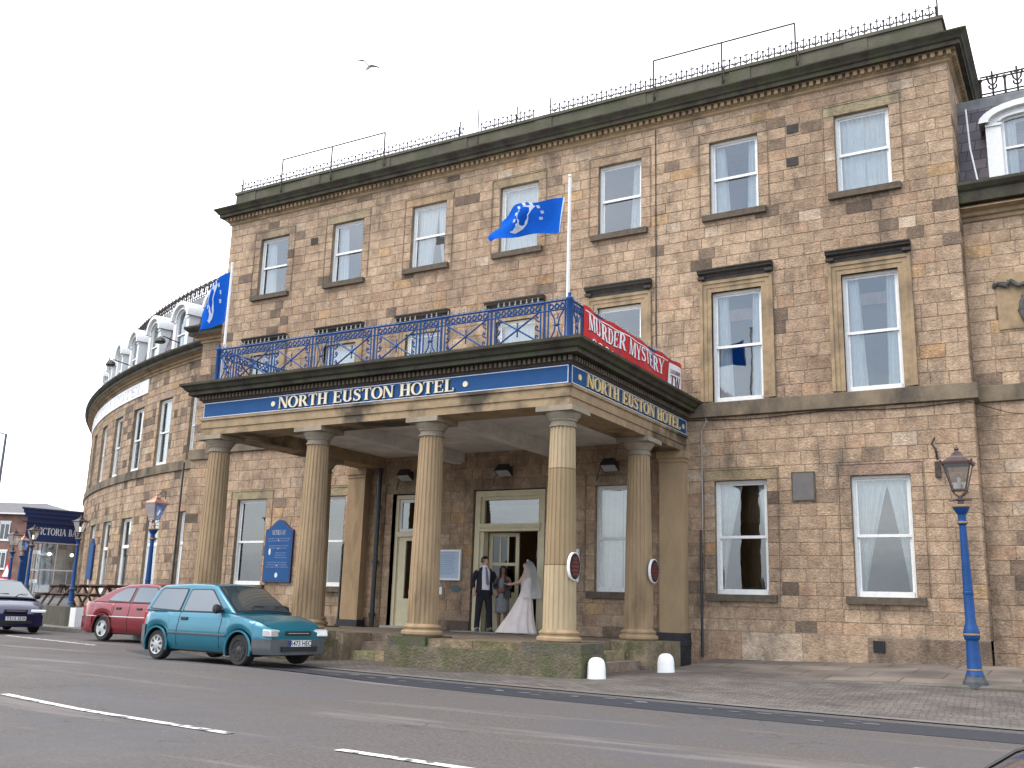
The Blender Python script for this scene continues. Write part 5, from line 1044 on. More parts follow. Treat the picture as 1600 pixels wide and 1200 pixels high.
# ---------------- street lamps
def lamp(loc, label, h=3.67, lean=(0, 0), metal=LAMPMETAL, copper=False, lit=False, pole_mt=BLUE):
    t = bpy.data.objects.new('street_lamp', None); COL.objects.link(t); t.location = loc; t['_loc'] = 1; tag(t, label, 'street lamp', 'blue heritage street lamps'); s = h/3.67; t.scale = (s, s, s); t.rotation_euler = (lean[1], lean[0], 0)
    mb = MB(); mb.lathe([(.135, .14), (.115, .20), (.108, .22), (.092, .66), (.11, .68), (.12, .72), (.12, .78), (.10, .86), (.076, .92), (.073, 1.35), (.079, 1.36), (.079, 1.39), (.071, 1.40), (.050, 2.42), (.075, 2.44), (.075, 2.48), (.058, 2.50), (.06, 2.58), (.11, 2.66), (.13, 2.70), (.13, 2.735), (.03, 2.74)], n=18); mb.build('post', pole_mt, t, 30)
    mb = MB(); mb.lathe([(.19, -.04), (.18, .05), (.15, .10), (.135, .139)], n=8); mb.build('base', mat('grey_base_paint', (.06, .07, .08), .6, n=.3) if 'grey_base_paint' not in bpy.data.materials else bpy.data.materials['grey_base_paint'], t)
    mb = MB(); mb.lathe([(.105, .215), (.116, .22), (.116, .235), (.104, .24)], n=18); mb.lathe([(.119, .735), (.127, .74), (.127, .76), (.119, .765)], n=18); mb.lathe([(.078, 2.45), (.080, 2.455), (.080, 2.47), (.078, 2.475)], n=16); mb.lathe([(.133, 2.70), (.137, 2.705), (.137, 2.73), (.133, 2.735)], n=16)
    mb.build('gilt_bands', bpy.data.materials.get('dull_gilt') or mat('dull_gilt', (.35, .22, .11), .5, n=.3), t, 40)
    mb = MB(); mb.lathe([(.045, 2.735), (.045, 2.80), (.07, 2.81), (.07, 2.83), (.04, 2.84), (.035, 2.88)], n=12); z0, z1 = 2.98, 3.38; a0, a1 = .10, .20
    for k in range(4):
        a = math.pi/4+k*math.pi/2; c, q = math.cos(a), math.sin(a); mb.tube([(c*.03, q*.03, 2.87), (c*.10, q*.10, 2.91), (c*.145, q*.145, 2.96), (c*.13, q*.13, 3.01), (c*a0*1.3, q*a0*1.3, z0)], .010, 5)
        mb.tube([(c*a0*1.4, q*a0*1.4, z0), (c*a1*1.4, q*a1*1.4, z1)], .012, 4)
    mb.box(-.165, .165, -.014, .014, 2.80, 2.82)
    mb.build('cradle', metal, t)
    def sq(rr, z): return [(rr*math.cos(math.pi/4+k*math.pi/2)*1.414, rr*math.sin(math.pi/4+k*math.pi/2)*1.414, z) for k in range(4)]
    mb = MB(); A = mb.ring(sq(a0, z0)); B = mb.ring(sq(a1, z1)); mb.bridge(A, B); mb.build('lantern_glass', LGLASS, t)
    mb = MB(); rr = [mb.ring(sq(r_, z)) for r_, z in ((a0+.012, z0-.015), (a0+.012, z0+.005))]; mb.bridge(*rr); mb.face(rr[0]); mb.face(rr[1])
    rr = [mb.ring(sq(r_, z)) for r_, z in ((a1-.01, z1-.01), (a1+.03, z1-.005), (a1+.035, z1+.03), (a1+.0, z1+.04), (.11, z1+.11), (.10, z1+.13), (.08, z1+.14), (.075, z1+.17))]
    for a, b in zip(rr, rr[1:]): mb.bridge(a, b)
    mb.face(rr[-1]); mb.lathe([(.065, z1+.165), (.065, z1+.19), (.04, z1+.21), (.02, z1+.235), (.038, z1+.25), (.03, z1+.275), (.008, z1+.29), (.004, z1+.33)], n=10)
    for k in range(4): a = math.pi/4+k*math.pi/2; mb.ball((math.cos(a)*.32, math.sin(a)*.32, z1+.045), .018, 6)
    mb.build('lantern_roof', metal, t)
    mb = MB(); mb.lathe([(.012, z0), (.02, z0+.06), (.028, z0+.10), (.03, z0+.17), (.015, z0+.2)], n=10)
    bm_ = mat('lamp_bulb_glow', (.9, .88, .8), .4) if lit else (bpy.data.materials.get('unlit_bulb') or mat('unlit_bulb', (.75, .77, .75), .4))
    if lit: bs = bm_.node_tree.nodes['Principled BSDF']; bs.inputs['Emission Color'].default_value = (1, .8, .5, 1); bs.inputs['Emission Strength'].default_value = 6
    mb.build('bulb', bm_, t, 40)
    if copper: 
        mb = MB(); mb.tube([(.08, 0, 3.62), (.16, 0, 3.70), (.34, .0, 3.72), (.34, 0, 3.5)], .012, 5); mb.build('side_bracket', IRON, t)
    return t
lamp((-1.74, -3.42, PZ(-1.7, -3.4)-.01), 'blue street lamp leaning slightly at the pavement edge on the right', 3.66, (R(-.6), 0))
lamp((-22.0, -2.1, -.95), 'blue street lamp with copper lantern roof standing behind the red car', 3.72, (0, 0), COPPER, True)
lamp((-28.55, .42, -.40), 'blue street lamp with lit bulb in front of the bar porch sign', 2.96, (0, 0), LAMPMETAL, False, True)
lamp((-34.25, 2.65, -.40), 'blue street lamp with lit bulb at the left end of the bar porch', 2.93, (0, 0), LAMPMETAL, False, True)
lamp((-36.3, 3.25, -.9), 'thin blue street lamp leftmost behind the dark blue car', 3.35, (0, 0), LAMPMETAL)
lamp((-36.9, 4.05, -.9), 'blue street lamp with pale copper lantern beside the porch pillar', 3.20, (0, 0), COPPER, False)
# ---------------- bar porch at the far end of the left wing
vb = thing('bar_porch', (-40.5, 6.9, -.4), 'navy blue glazed bar entrance porch attached to the curved wing', 'porch')
P0 = Vector((-39.1, 8.6, 0)); P1 = Vector((-39.72, 5.95, 0)); ex = (P0-P1).normalized(); ey = Vector((-ex.y, ex.x, 0)); LV = (P0-P1).length
ey = Vector((-.70, .71, 0))          # runs back from the camera
vm = lambda v: P1+ex*v.x+ey*v.y+Vector((0, 0, v.z))
def vbox(name, lst, mt, parent=vb):
    mb = MB(); [mb.box(*b, m=vm) for b in lst]; return mb.build(name, mt, parent)
vbox('cornice', [(-.22, LV, -.24, .3, 3.55, 3.62), (-.16, LV, -.18, .25, 3.40, 3.549), (-.10, LV, -.10, .2, 3.22, 3.399), (-.14, LV, -.16, -.001, 3.0, 3.05), (-.22, .2, .301, 2.4, 3.40, 3.62)], NAVY)
vbox('fascia', [(0, LV, 0, .12, 2.22, 3.219), (0, .12, .121, 2.3, 2.22, 3.219), (.121, LV, 2.18, 2.3, 2.22, 3.219)], NAVY); vbox('fascia_edge', [(-.24, LV, -.26, .3, 3.621, 3.65)], mat('pale_edge', (.6, .62, .65), .5, n=.1))
mb = MB(); mb.box(.2, LV, .3, 2.3, 3.56, 3.57, m=vm); mb.build('added_glass_roof', LGLASS, vb)  # unseen glass roof added to let daylight down onto the pale interior
vbox('corner_pillar', [(-.02, .20, -.03, .2, -.45, 2.22)], BLUE); vbox('glazing_bars', [(.25+k*(LV-.45)/4-.0, .28+k*(LV-.45)/4, .08, .13, -.45 if k in (0, 1, 2, 3, 4) else 1, 2.22) for k in (0, 2, 4)]+[(.25+k*(LV-.45)/4, .275+k*(LV-.45)/4, .08, .13, -.45, 1.0) for k in (1, 3)]+[(.28, LV-.2, .075, .135, 1.0, 1.06), (.28, LV-.2, .075, .135, -.45, -.15), (.28, LV-.2, .075, .135, 2.16, 2.22)], WHITE)
mb = MB(); mb.box(.28, LV-.2, .10, .105, -.15, 2.16, m=vm); mb.build('porch_glass', glass_mat('porch_glass', (.93, .96, .98), .16), vb)
vbox('end_glazing_bars', [(-.02, .03, .2+.55*k, .24+.55*k, -.45, 2.2) for k in range(5)], WHITE)
vbox('porch_interior', [(.4, LV-.3, 1.2, 1.6, -.45, .25), (LV-.1, LV, .2, 2.17, -.45, 2.2), (.3, LV-.101, 2.2, 2.3, -.45, 2.2)], mat('pale_interior', (.6, .62, .64), .8, n=.4, nscale=2))
mb = MB(); [mb.ball(tuple(vm(Vector((x_, 1.1, 1.75)))), .08) for x_ in (.9, 1.9)]; mb.build('porch_lamp', WARM, vb)
mb = MB(); text(mb, 'VICTORIA BAR', LV-.75, .30, lambda x, d, z: vm(Vector((.42+x, -.003-d, 2.52+z))), .02); mb.build('porch_lettering', mat('white_letters', (.75, .76, .78), .5, n=.1), vb)
# ---------------- picnic tables on the terrace
WD = mat('brown_stained_timber', (.10, .045, .03), .6, n=.5, nscale=6)
def picnic(th, label, d=1.35):
    p = Vector(arc_l(th, d, -.40)); X, n = arc_m(arc_l, th); t = bpy.data.objects.new('picnic_table', None); COL.objects.link(t); t.location = p; t['_loc'] = 1; t.rotation_euler = (0, 0, math.atan2(X.y, X.x)); tag(t, label, 'picnic table', 'picnic tables on the bar terrace')
    boxes('tabletop', [(-.85, .85, -.34+.14*i, -.34+.14*i+.125, .72, .76) for i in range(5)], WD, t)
    for s in (-1, 1): boxes('bench', [(-.85, .85, s*.70-.13, s*.70-.01, .42, .46), (-.85, .85, s*.70+.0, s*.70+.12, .42, .46)], WD, t)
    for s in (-1, 1):
        mb = MB()
        for q in (-1, 1): mb.prism([(0, 0), (.10, 0), (.10, .01)], 0, .001) if False else mb.tube([(s*.62, q*.62, 0), (s*.62, q*.22, .72)], .038, 4)
        mb.box(s*.62-.02, s*.62+.02, -.80, .80, .36, .42); mb.box(s*.62-.02, s*.62+.02, -.36, .36, .66, .72); mb.tube([(s*.6, 0, .38), (s*.15, 0, .70)], .03, 4); mb.build('a_frame', WD, t)
picnic(-17.4, 'brown picnic table nearest the red car'); picnic(-20.6, 'brown picnic table in the middle of the terrace'); picnic(-23.9, 'brown picnic table nearest the bar porch, behind a lamp post')
# ---------------- red brick buildings beyond
BR = brickmat('red_brick', .22, .075, (.30, .075, .05), (.24, .06, .042), (.22, .12, .09), .008, bump=.1, wob=0)
SLR = mat('grey_roof_slates', (.13, .125, .13), .7, n=.3, nscale=2)
def brick_house(org, ang, w, d, h, rh, label, cols, rows, name='brick_building'):
    t = bpy.data.objects.new(name, None); COL.objects.link(t); t.location = org; t['_loc'] = 1; t.rotation_euler = (0, 0, ang); tag(t, label, 'building')
    boxes('wall', [(0, w, 0, d, -.3, h)], BR, t)
    mb = MB(); e = .35; mb.cur = None
    V = [(-e, -e, h), (w+e, -e, h), (w+e, d+e, h), (-e, d+e, h), (d*.4, d/2, h+rh), (w-d*.4, d/2, h+rh)]; n = len(mb.v); mb.v += V
    for f in ((0, 1, 5, 4), (1, 2, 5), (2, 3, 4, 5), (3, 0, 4), (0, 3, 2, 1)): mb.f.append(f); mb.c.append(None)
    mb.build('roof', SLR, t); boxes('gutter', [(-e-.05, w+e+.05, -e-.1, -e, h-.12, h-.005)], WHITE, t)
    for r_ in range(rows):
        for c in range(cols):
            x = w*(c+.5)/cols; z = .5+(h-.6)*r_/rows; wh = min(1.5, (h/rows)*.55)
            f = boxes('window', [(x-.40, x-.33, -.05, .05, z+.2, z+.2+wh), (x+.33, x+.40, -.05, .05, z+.2, z+.2+wh), (x-.33, x+.33, -.05, .05, z+.1+wh, z+.2+wh), (x-.33, x+.33, -.05, .05, z+.2, z+.28), (x-.03, x+.03, -.04, .04, z+.28, z+.1+wh), (x-.45, x+.45, -.07, .04, z+.12, z+.2), (x-.45, x+.45, -.04, .04, z+.21+wh, z+.36+wh)], WHITE, t)
            boxes('pane', [(x-.33, x+.33, -.03, -.01, z+.28, z+.1+wh)], GL2, f)
    return t
GL2 = mat('distant_window_glass', (.05, .06, .07), .08, spec=.8)
brick_house((-87, 19, -1.1), R(28), 20, 9, 7.2, 1.2, 'red brick three storey building with grey hipped roof left of the porch', 7, 3)
brick_house((-80, 36, -1.1), R(10), 26, 9, 7.2, 1.3, 'farther brick block with grey roof behind the bar porch', 8, 3)
brick_house((-110, 2, -1.1), R(40), 16, 9, 5.4, 2.2, 'low brick house at the far left edge', 5, 2)
# lamp post with modern arm at the far left
mb = MB(); p = Vector((-58.8, 17.4, -1)); 
t = thing('tall_street_light', (-35.42, 1.74, -.95), 'tall grey modern street light at the left edge of the view', 'street light')
mb.tube([(-35.42, 1.74, -.95), (-35.42, 1.74, 5.9)], [.08, .045], 8); mb.build('column', mat('galvanised_steel', (.14, .15, .19), .5, n=.2, metal=.4), t, 40)
mb = MB(); mb.tube([(-35.42, 1.74, 5.88), (-35.8, 1.65, 5.98), (-36.2, 1.55, 6.02)], .03, 6); mb.build('arm', mat('galvanised_arm', (.14, .15, .19), .5, n=.2, metal=.4), t); boxes('lamp_head', [(-36.6, -36.1, 1.45, 1.65, 5.96, 6.06)], mat('grey_lamp_head', (.3, .3, .33), .5, n=.1), t)
# red and white notice near the porch
t = thing('roadworks_sign', (-37.6, 3.9, -.9), 'small red and white triangular notice behind the blue car', 'sign'); mb = MB(); mb.prism([(-37.9, .55), (-37.1, .55), (-37.5, 1.25)], 3.9, 3.93); mb.build('sign_face', RED, t); mb = MB(); mb.prism([(-37.75, .63), (-37.25, .63), (-37.5, 1.08)], 3.88, 3.898); mb.build('sign_centre', WPAINT, t); mb = MB(); mb.tube([(-37.5, 3.96, -.93), (-37.5, 3.96, .6)], .03, 6); mb.build('sign_post', IRON, t)
# floodlight arms above the left wing cornice
for s_, lb in ((-15.8, 'black floodlight on a bracket above the left wing cornice, behind the drooping flag'), (-22.0, 'small black floodlight on a bracket farther along the wing cornice')):
    p = Vector(arc_l(s_, .55, 8.62)); X, n = arc_m(arc_l, s_); t = thing('cornice_floodlight', tuple(p), lb, 'floodlight', 'floodlights on the wing cornice')
    mb = MB(); mb.tube([tuple(p-n*.2), tuple(p+n*.42+Vector((0, 0, .12)))], .02, 5); mb.build('bracket_arm', IRON, t)
    c = p+n*.50+Vector((0, 0, -.02)); mb = MB(); mb.lathe([(.05, .10), (.16, .02), (.20, -.08), (.17, -.12)], tuple(c), 10, 1.1, .8); mb.build('lamp_housing', IRON, t)
# ---------------- cars
def paint(name, c, c2=None): 
    m = mat(name, c, .32, metal=.35, n=.08, nscale=3, coat=.8); return m
CGL = bpy.data.materials.new('car_glass'); CGL.use_nodes = True; b_ = CGL.node_tree.nodes['Principled BSDF']; b_.inputs['Base Color'].default_value = (.03, .045, .055, 1); b_.inputs['Roughness'].default_value = .04; b_.inputs['IOR'].default_value = 2.4
PLAS = mat('grey_bumper_plastic', (.085, .09, .10), .55, n=.2, nscale=12); BLKP = mat('black_trim_plastic', (.015, .015, .016), .5, n=.2); TYRE = mat('tyre_rubber', (.022, .022, .023), .8, n=.3, nscale=14)
ALLOY = mat('silver_wheel_cover', (.5, .51, .52), .35, metal=.5, n=.2, nscale=14); STEELW = mat('black_steel_wheel', (.035, .035, .038), .6, n=.3); LENS = mat('headlamp_lens', (.62, .64, .64), .12, n=.25, nscale=22, metal=.3); REDL = mat('red_lamp_lens', (.35, .01, .01), .2, n=.2); CHR = mat('bright_trim', (.6, .62, .64), .25, metal=.6, n=.1)
PLW = mat('plate_white', (.74, .75, .74), .45, n=.08); PLB = mat('plate_blue', (.01, .04, .4), .45, n=.1)
def lerp_tab(tab, x):
    if x <= tab[0][0]: return tab[0][1]
    for a, b in zip(tab, tab[1:]):
        if x <= b[0]: t = (x-a[0])/(b[0]-a[0]); t = t*t*(3-2*t) if len(a) > 2 else t; return a[1]+(b[1]-a[1])*t
    return tab[-1][1]
PROF = [(0, .90), (.10, .955), (.25, .985), (.45, 1.0), (.62, .995), (.80, .975), (.93, .955), (1.0, .91)]
def font_mesh(s, size, mt, parent, m4, name='plate_lettering'):
    cu = bpy.data.curves.new('t', 'FONT'); cu.body = s; cu.size = size; cu.align_x = 'CENTER'; cu.align_y = 'CENTER'; cu.extrude = .001; cu.offset = .0012
    to = bpy.data.objects.new('t', cu); COL.objects.link(to); bpy.context.view_layer.update(); me = bpy.data.meshes.new_from_object(to.evaluated_get(bpy.context.evaluated_depsgraph_get())); bpy.data.objects.remove(to); bpy.data.curves.remove(cu)
    me.materials.clear(); me.materials.append(mt); o = bpy.data.objects.new(name, me); COL.objects.link(o); o.parent = parent; o.matrix_basis = m4; return o
def car(name, loc, rz, label, P):
    t = bpy.data.objects.new(name, None); COL.objects.link(t); t.location = loc; t.rotation_euler = (0, 0, rz); t['_loc'] = 1; t.scale = (P.get('s', 1),)*3; tag(t, label, 'car')
    xr, xf, HW = P['xr'], P['xf'], P['hw']; rw, wr_, wf_ = P['rw'], P['wr'], P['wf']; RA = rw+.055; sill = P.get('sill', .20)
    bodym = paint(name+'_paint', P['col'])
    def zt(x): return lerp_tab(P['top'], x)
    def hw(x):
        u = (x-xr)/(xf-xr); e = 1
        if u < .10: e = .84+.16*math.sin(math.pi/2*(u/.10))
        if u > .82: e = .80+.20*math.cos(math.pi/2*((u-.82)/.18)**1.3)
        return HW*e
    def zb(x):
        z = sill+(.05 if x > wf_+.4 or x < wr_-.35 else 0)
        for w in (wr_, wf_):
            d = abs(x-w)
            if d < RA: z = max(z, rw+math.sqrt(RA*RA-d*d))
        return z
    def S(x, f, off=0, s=-1):
        k = lerp_tab(PROF, f); return (x, s*(hw(x)*k+off), zb(x)+(zt(x)-zb(x))*f)
    def Sz(x, z, off=0, s=-1): f = (z-zb(x))/(zt(x)-zb(x)); return (x, s*(hw(x)*lerp_tab(PROF, min(1, max(0, f)))+off), z)
    xs = sorted(set([xr+(xf-xr)*i/46 for i in range(47)]+[w+RA*math.cos(math.pi*k/14) for w in (wr_, wf_) for k in range(15)]+[w+sg*(RA+.004) for w in (wr_, wf_) for sg in (-1, 1)]+[xr+.02, xr+.05, xf-.02, xf-.05]))
    fs = [i/12 for i in range(13)]
    mb = MB(); rr = []
    for x in xs:
        pts = [S(x, f) for f in fs]; y1, z1 = pts[-1][1], pts[-1][2]; top = [(x, y1*q, z1+.035*(1-q*q)*min(1, (xf-x)/.4+.3)) for q in (.9, .7, .4, 0)]
        R_ = [(p[0], -p[1], p[2]) for p in (pts+top[:-1])[::-1]]; rr.append(mb.ring(pts+top+R_))
    for a, b in zip(rr, rr[1:]): mb.bridge(a, b, False)
    mb.face(rr[0][::-1]); mb.face(rr[-1]); body = mb.build('body', bodym, t, 32)
    bv = body.modifiers.new('bevel', 'BEVEL'); bv.width = .02; bv.segments = 2; bv.limit_method = 'ANGLE'; bv.angle_limit = R(50)
    # dark floor
    boxes('underbody', [(xr+.15, xf-.2, -HW*.80, HW*.80, sill-.03, sill+.12)], BLKP, t)
    # greenhouse
    G_ = P['green']; zbelt = G_[0][1]; yb = HW*P.get('gk', .87); tap = P.get('tap', .34)
    def gy(z): return yb-(z-zbelt)*tap
    mb = MB(); rr = []
    for i, (x, z) in enumerate(G_):
        y = gy(z); n_ = Vector((0, 0)); a = G_[max(0, i-1)]; b = G_[min(len(G_)-1, i+1)]; d = Vector((b[0]-a[0], b[1]-a[1])).normalized(); nx, nz = -d.y, d.x
        rr.append(mb.ring([(x+nx*.035*(1-q*q), y*q, z+nz*.035*(1-q*q)) for q in (-1, -.7, -.35, 0, .35, .7, 1)]))
    for a, b in zip(rr, rr[1:]): mb.bridge(a, b, False)
    mb.face([r_[0] for r_ in rr]); mb.face([r_[-1] for r_ in rr][::-1]); mb.face([*rr[0]]+[*rr[-1]][::-1])
    gh = mb.build('roof', bodym, t, 40); bv = gh.modifiers.new('bevel', 'BEVEL'); bv.width = .035; bv.segments = 3; bv.limit_method = 'ANGLE'; bv.angle_limit = R(35)
    def gpanel(nm, i0, i1, u0, u1, t0, t1, mt=CGL, off=.012, n=6):   # panel on the end surfaces between profile points i0,i1
        a, b = Vector(G_[i0]), Vector(G_[i1]); d = (b-a).normalized(); nx, nz = -d.y, d.x
        mb = MB(); rr = []
        for j in range(n+1):
            tt = t0+(t1-t0)*j/n; p = a.lerp(b, tt); w = gy(p.y); k = u0+(u1-u0)*(j/n)
            rr.append(mb.ring([(p.x+nx*(.035*(1-q*q)+off), w*q, p.y+nz*(.035*(1-q*q)+off)) for q in [-k+2*k*m_/10 for m_ in range(11)]]))
        for a_, b__ in zip(rr, rr[1:]): mb.bridge(a_, b__, False)
        return mb.build(nm, mt, t, True)
    i0, i1 = P['screen']; gpanel('screen_surround', i0, i1, .95, .95, .01, .97, BLKP, .009); gpanel('windscreen', i0, i1, .89, .89, .06, .93, CGL, .014)
    i0, i1 = P['rear']; gpanel('rear_screen_surround', i0, i1, .92, .92, .04, .96, BLKP, .009); gpanel('rear_screen', i0, i1, .86, .86, .10, .90, CGL, .014)
    for s in (-1, 1):
        for W_ in P['side']:
            c = (sum(p[0] for p in W_)/len(W_), sum(p[1] for p in W_)/len(W_))
            g = [(c[0]+(p[0]-c[0])*1.07, c[1]+(p[1]-c[1])*1.10) for p in W_]
            for nm, Q, o, mt in (('window_surround', g, .006, BLKP), ('side_window', W_, .011, CGL)):
                Q = round_poly(Q, .045); mb = MB(); mb.q([(x, s*(gy(z)+o), z) for x, z in Q]); mb.q([(x, s*(gy(z)-.02), z) for x, z in Q][::-1]); n_ = len(Q); mb.f.pop(); mb.c.pop()
                for k in range(n_): mb.f.append((k, (k+1) % n_, n_+(k+1) % n_, n_+k)); mb.c.append(None)
                mb.build(nm, mt, t)
        # seams
        mb = MB()
        for X in P['seams']: mb.tube([S(X+(.02 if f > .6 else 0), f, .002, s) for f in [k/10 for k in range(1, 11)]], .006, 4)
        mb.tube([S(xr+.1+(xf-xr-.2)*k/30, .985, .0, s) for k in range(31)], .006, 4) if P.get('shoulder') else None
        mb.build('door_seam', BLKP, t)
        if P.get('mould'):
            z, w, mt = P['mould']; mb = MB(); a, b = P.get('mx', (wr_+RA+.05, wf_-RA-.05)); n_ = 16
            rr = [mb.ring([Sz(a+(b-a)*k/n_, z-w, .002, s), Sz(a+(b-a)*k/n_, z-w*.6, .016, s), Sz(a+(b-a)*k/n_, z+w*.6, .016, s), Sz(a+(b-a)*k/n_, z+w, .002, s)]) for k in range(n_+1)]
            for a_, b__ in zip(rr, rr[1:]): mb.bridge(a_, b__, False)
            mb.build('side_moulding', mt, t)
        for X, z in P['handles']: mb = MB(); y = Sz(X, z, 0, s)[1]; mb.box(X-.09, X+.09, min(y-s*.01, y+s*.022), max(y-s*.01, y+s*.022), z-.028, z+.028); o = mb.build('door_handle', BLKP, t); bv = o.modifiers.new('b', 'BEVEL'); bv.width = .01; bv.segments = 2
        X, z = P['mirror']; y = gy(z); mb = MB(); mb.lathe([(.02, -.10), (.07, -.09), (.095, 0), (.085, .06), (.02, .075)], (0, 0, 0), 12, .75, 1); o = mb.build('door_mirror', P.get('mirm', BLKP), t, True); o.matrix_basis = Matrix.Translation((X, s*(y+.13), z)) @ Matrix.Rotation(R(90), 4, 'X') @ Matrix.Scale(.9, 4)
        # wheels
        for w, key in ((wr_, 'rr'), (wf_, 'rf')):
            wo = MB(); sec = [(rw*.62, -.085), (rw*.90, -.095), (rw*.985, -.075), (rw, -.03), (rw, .03), (rw*.985, .075), (rw*.90, .095), (rw*.62, .085)]
            for i in range(28):
                pass
            rings = [wo.ring([(r_*math.cos(2*math.pi*i/28), yy, r_*math.sin(2*math.pi*i/28)) for i in range(28)]) for r_, yy in sec]
            for a_, b__ in zip(rings, rings[1:]): wo.bridge(a_, b__)
            wo.face(rings[0]); wo.face(rings[-1][::-1]); wh = wo.build('wheel', TYRE, t, 40); wh.location = (w, s*(HW-.125), rw)
            kind = P[key]; hb = MB(); R1 = rw*.66; o0 = s*.088
            rg = [hb.ring([(r_*math.cos(2*math.pi*i/24), o0+s*yy, r_*math.sin(2*math.pi*i/24)) for i in range(24)]) for r_, yy in ((R1, 0), (R1*.98, .012), (R1*.86, .004 if kind != 'steel' else -.03), (R1*.45, .012 if kind != 'steel' else -.012), (R1*.2, .02), (.001, .02))]
            for a_, b__ in zip(rg, rg[1:]): hb.bridge(a_, b__)
            hc = hb.build('rim', ALLOY if kind != 'steel' else STEELW, wh, 40)
            sl = MB(); ns = {'steel': 8, 'eight': 8, 'three': 3}[kind]
            for i in range(ns):
                a = 2*math.pi*i/ns+.2; r0, r1_ = (R1*.42, R1*.84) if kind != 'steel' else (R1*.60, R1*.80); da = .16 if kind == 'eight' else (.42 if kind == 'three' else .14)
                q = [(r0, a-da*.6), (r1_, a-da), (r1_, a), (r1_, a+da), (r0, a+da*.6)]; sl.q([(r_*math.cos(b2), o0+s*.0145, r_*math.sin(b2)) for r_, b2 in q])
            sl.build('rim_slots', BLKP, wh)
            ar = MB(); ar.tube([(w+RA*math.cos(R(a)), s*(hw(w)*.995), rw+RA*math.sin(R(a))) for a in range(-15, 196, 10)], .020, 5); ar.build('wheel_arch', bodym if P.get('archp', 1) else PLAS, t, True)
            hs = MB(); A = hs.ring([(w+(RA-.005)*math.cos(R(a)), s*(HW*.99), rw+(RA-.005)*math.sin(R(a))) for a in range(-20, 201, 10)]); B = hs.ring([(w+(RA-.005)*math.cos(R(a)), s*(HW-.32), rw+(RA-.005)*math.sin(R(a))) for a in range(-20, 201, 10)]); hs.bridge(A, B, False); hs.face(B); hs.build('wheel_housing', BLKP, t)
    # bumpers
    def bumper(nm, xa, xb, f1, mt, off=.018):
        mb = MB(); n_ = 14; front = xb > 0; endx = xb if front else xa; X = [xa+(xb-xa)*k/n_ for k in range(n_+1)]; X = X if front else X[::-1]
        zlo, zhi = sill, f1
        def ringp(s):
            R_ = []
            for x in X:
                x = max(xr, min(xf, x)); R_.append([(x+(off if front else -off)*(1 if x == endx else 0), s*(hw(x)*(1 if z > zlo+.08 else .95)+off), z) for z in (zlo, zlo+.09, (zlo+zhi)/2, zhi-.02, zhi)])
            return R_
        Lr, Rr = ringp(-1), ringp(1); full = Lr+[[(p[0]+(.045 if front else -.045)*math.cos(math.pi/2*q), -hw(endx)*q*-1*-1 if False else p[1]*q, p[2]) for p in Lr[-1]] for q in (.8, .5, .2)]+[[(p[0]+(.045 if front else -.045)*math.cos(math.pi/2*q), p[1]*q, p[2]) for p in Rr[-1]] for q in (.0, .2, .5, .8)]+Rr[::-1]
        rr = [mb.ring(r_) for r_ in full]
        for a_, b__ in zip(rr, rr[1:]): mb.bridge(a_, b__, False)
        # top lip
        tl = [mb.ring([r_[-1], (r_[-1][0]-(.05 if front else -.05), r_[-1][1]*.93, r_[-1][2]+.004)]) for r_ in full]
        for a_, b__ in zip(tl, tl[1:]): mb.bridge(a_, b__, False)
        return mb.build(nm, mt, t, 50)
    bm_ = P.get('bump', PLAS) or bodym
    bumper('front_bumper', wf_+RA+.02, xf, P.get('bz', .52), bm_); bumper('rear_bumper', xr, wr_-RA-.02, P.get('bzr', .55), bm_)
    # lamps, grille, plate
    zl = P['lampz']; xh = xf-.10
    for s in (-1, 1):
        w = P.get('lampw', .17)*.95; lh = P.get('lamph', .075)*.85; mb = MB(); mb.prism([(-.10, -lh), (.085, -lh), (.075, lh*.7), (.02, lh), (-.10, lh)], -w, w); o = mb.build('headlight', LENS, t); bv = o.modifiers.new('b', 'BEVEL'); bv.width = .022; bv.segments = 3
        o.matrix_basis = Matrix.Translation((xh+.035, s*(hw(xh)-.135), zl)) @ Matrix.Rotation(s*R(-16), 4, 'Z')
        mb = MB(); mb.box(xr-.006, xr+.16, min(s*(HW*.66), s*(HW*.86)), max(s*(HW*.66), s*(HW*.86)), .62, .86); o = mb.build('tail_light', REDL, t); bv = o.modifiers.new('b', 'BEVEL'); bv.width = .02
    xg = xf+.004
    boxes('grille', [(xg-.05, xg+.012, -.30, .30, zl-.04, zl+.035)], BLKP, t); boxes('grille_bar', [(xg-.04, xg+.02, -.24, .24, zl-.008, zl+.004)], CHR, t); boxes('lower_intake', [(xg, xg+.072, -.42, .42, .27, .35)], BLKP, t)
    pz = P.get('pz', .43); xp = xf+.075
    pl = boxes('number_plate', [(xp-.01, xp, -.26, .26, pz-.056, pz+.056)], PLW, t)
    if P.get('eu'): boxes('plate_band', [(xp-.009, xp+.002, -.26, -.215, pz-.055, pz+.055)], PLB, pl)
    if P['plate']: font_mesh(P['plate'], .118, INK, pl, Matrix.Translation((xp+.002, .012, pz)) @ Matrix.Rotation(R(90), 4, 'Z') @ Matrix.Rotation(R(90), 4, 'X'))
    # wipers, bonnet lines
    i0, i1 = P['screen']; a, b = Vector(G_[i0]), Vector(G_[i1]); lo = a if a.y < b.y else b; hi = b if a.y < b.y else a; d = (hi-lo)
    mb = MB()
    for y0, y1 in ((-.45, .05), (.1, .55)): mb.tube([(lo.x+.10, y0, lo.y+.035), (lo.x+d.x*.25+.06, (y0+y1)/2, lo.y+d.y*.2+.045), (lo.x+d.x*.22+.05, y1, lo.y+d.y*.22+.045)], .008, 4)
    mb.build('wiper', BLKP, t)
    mb = MB()
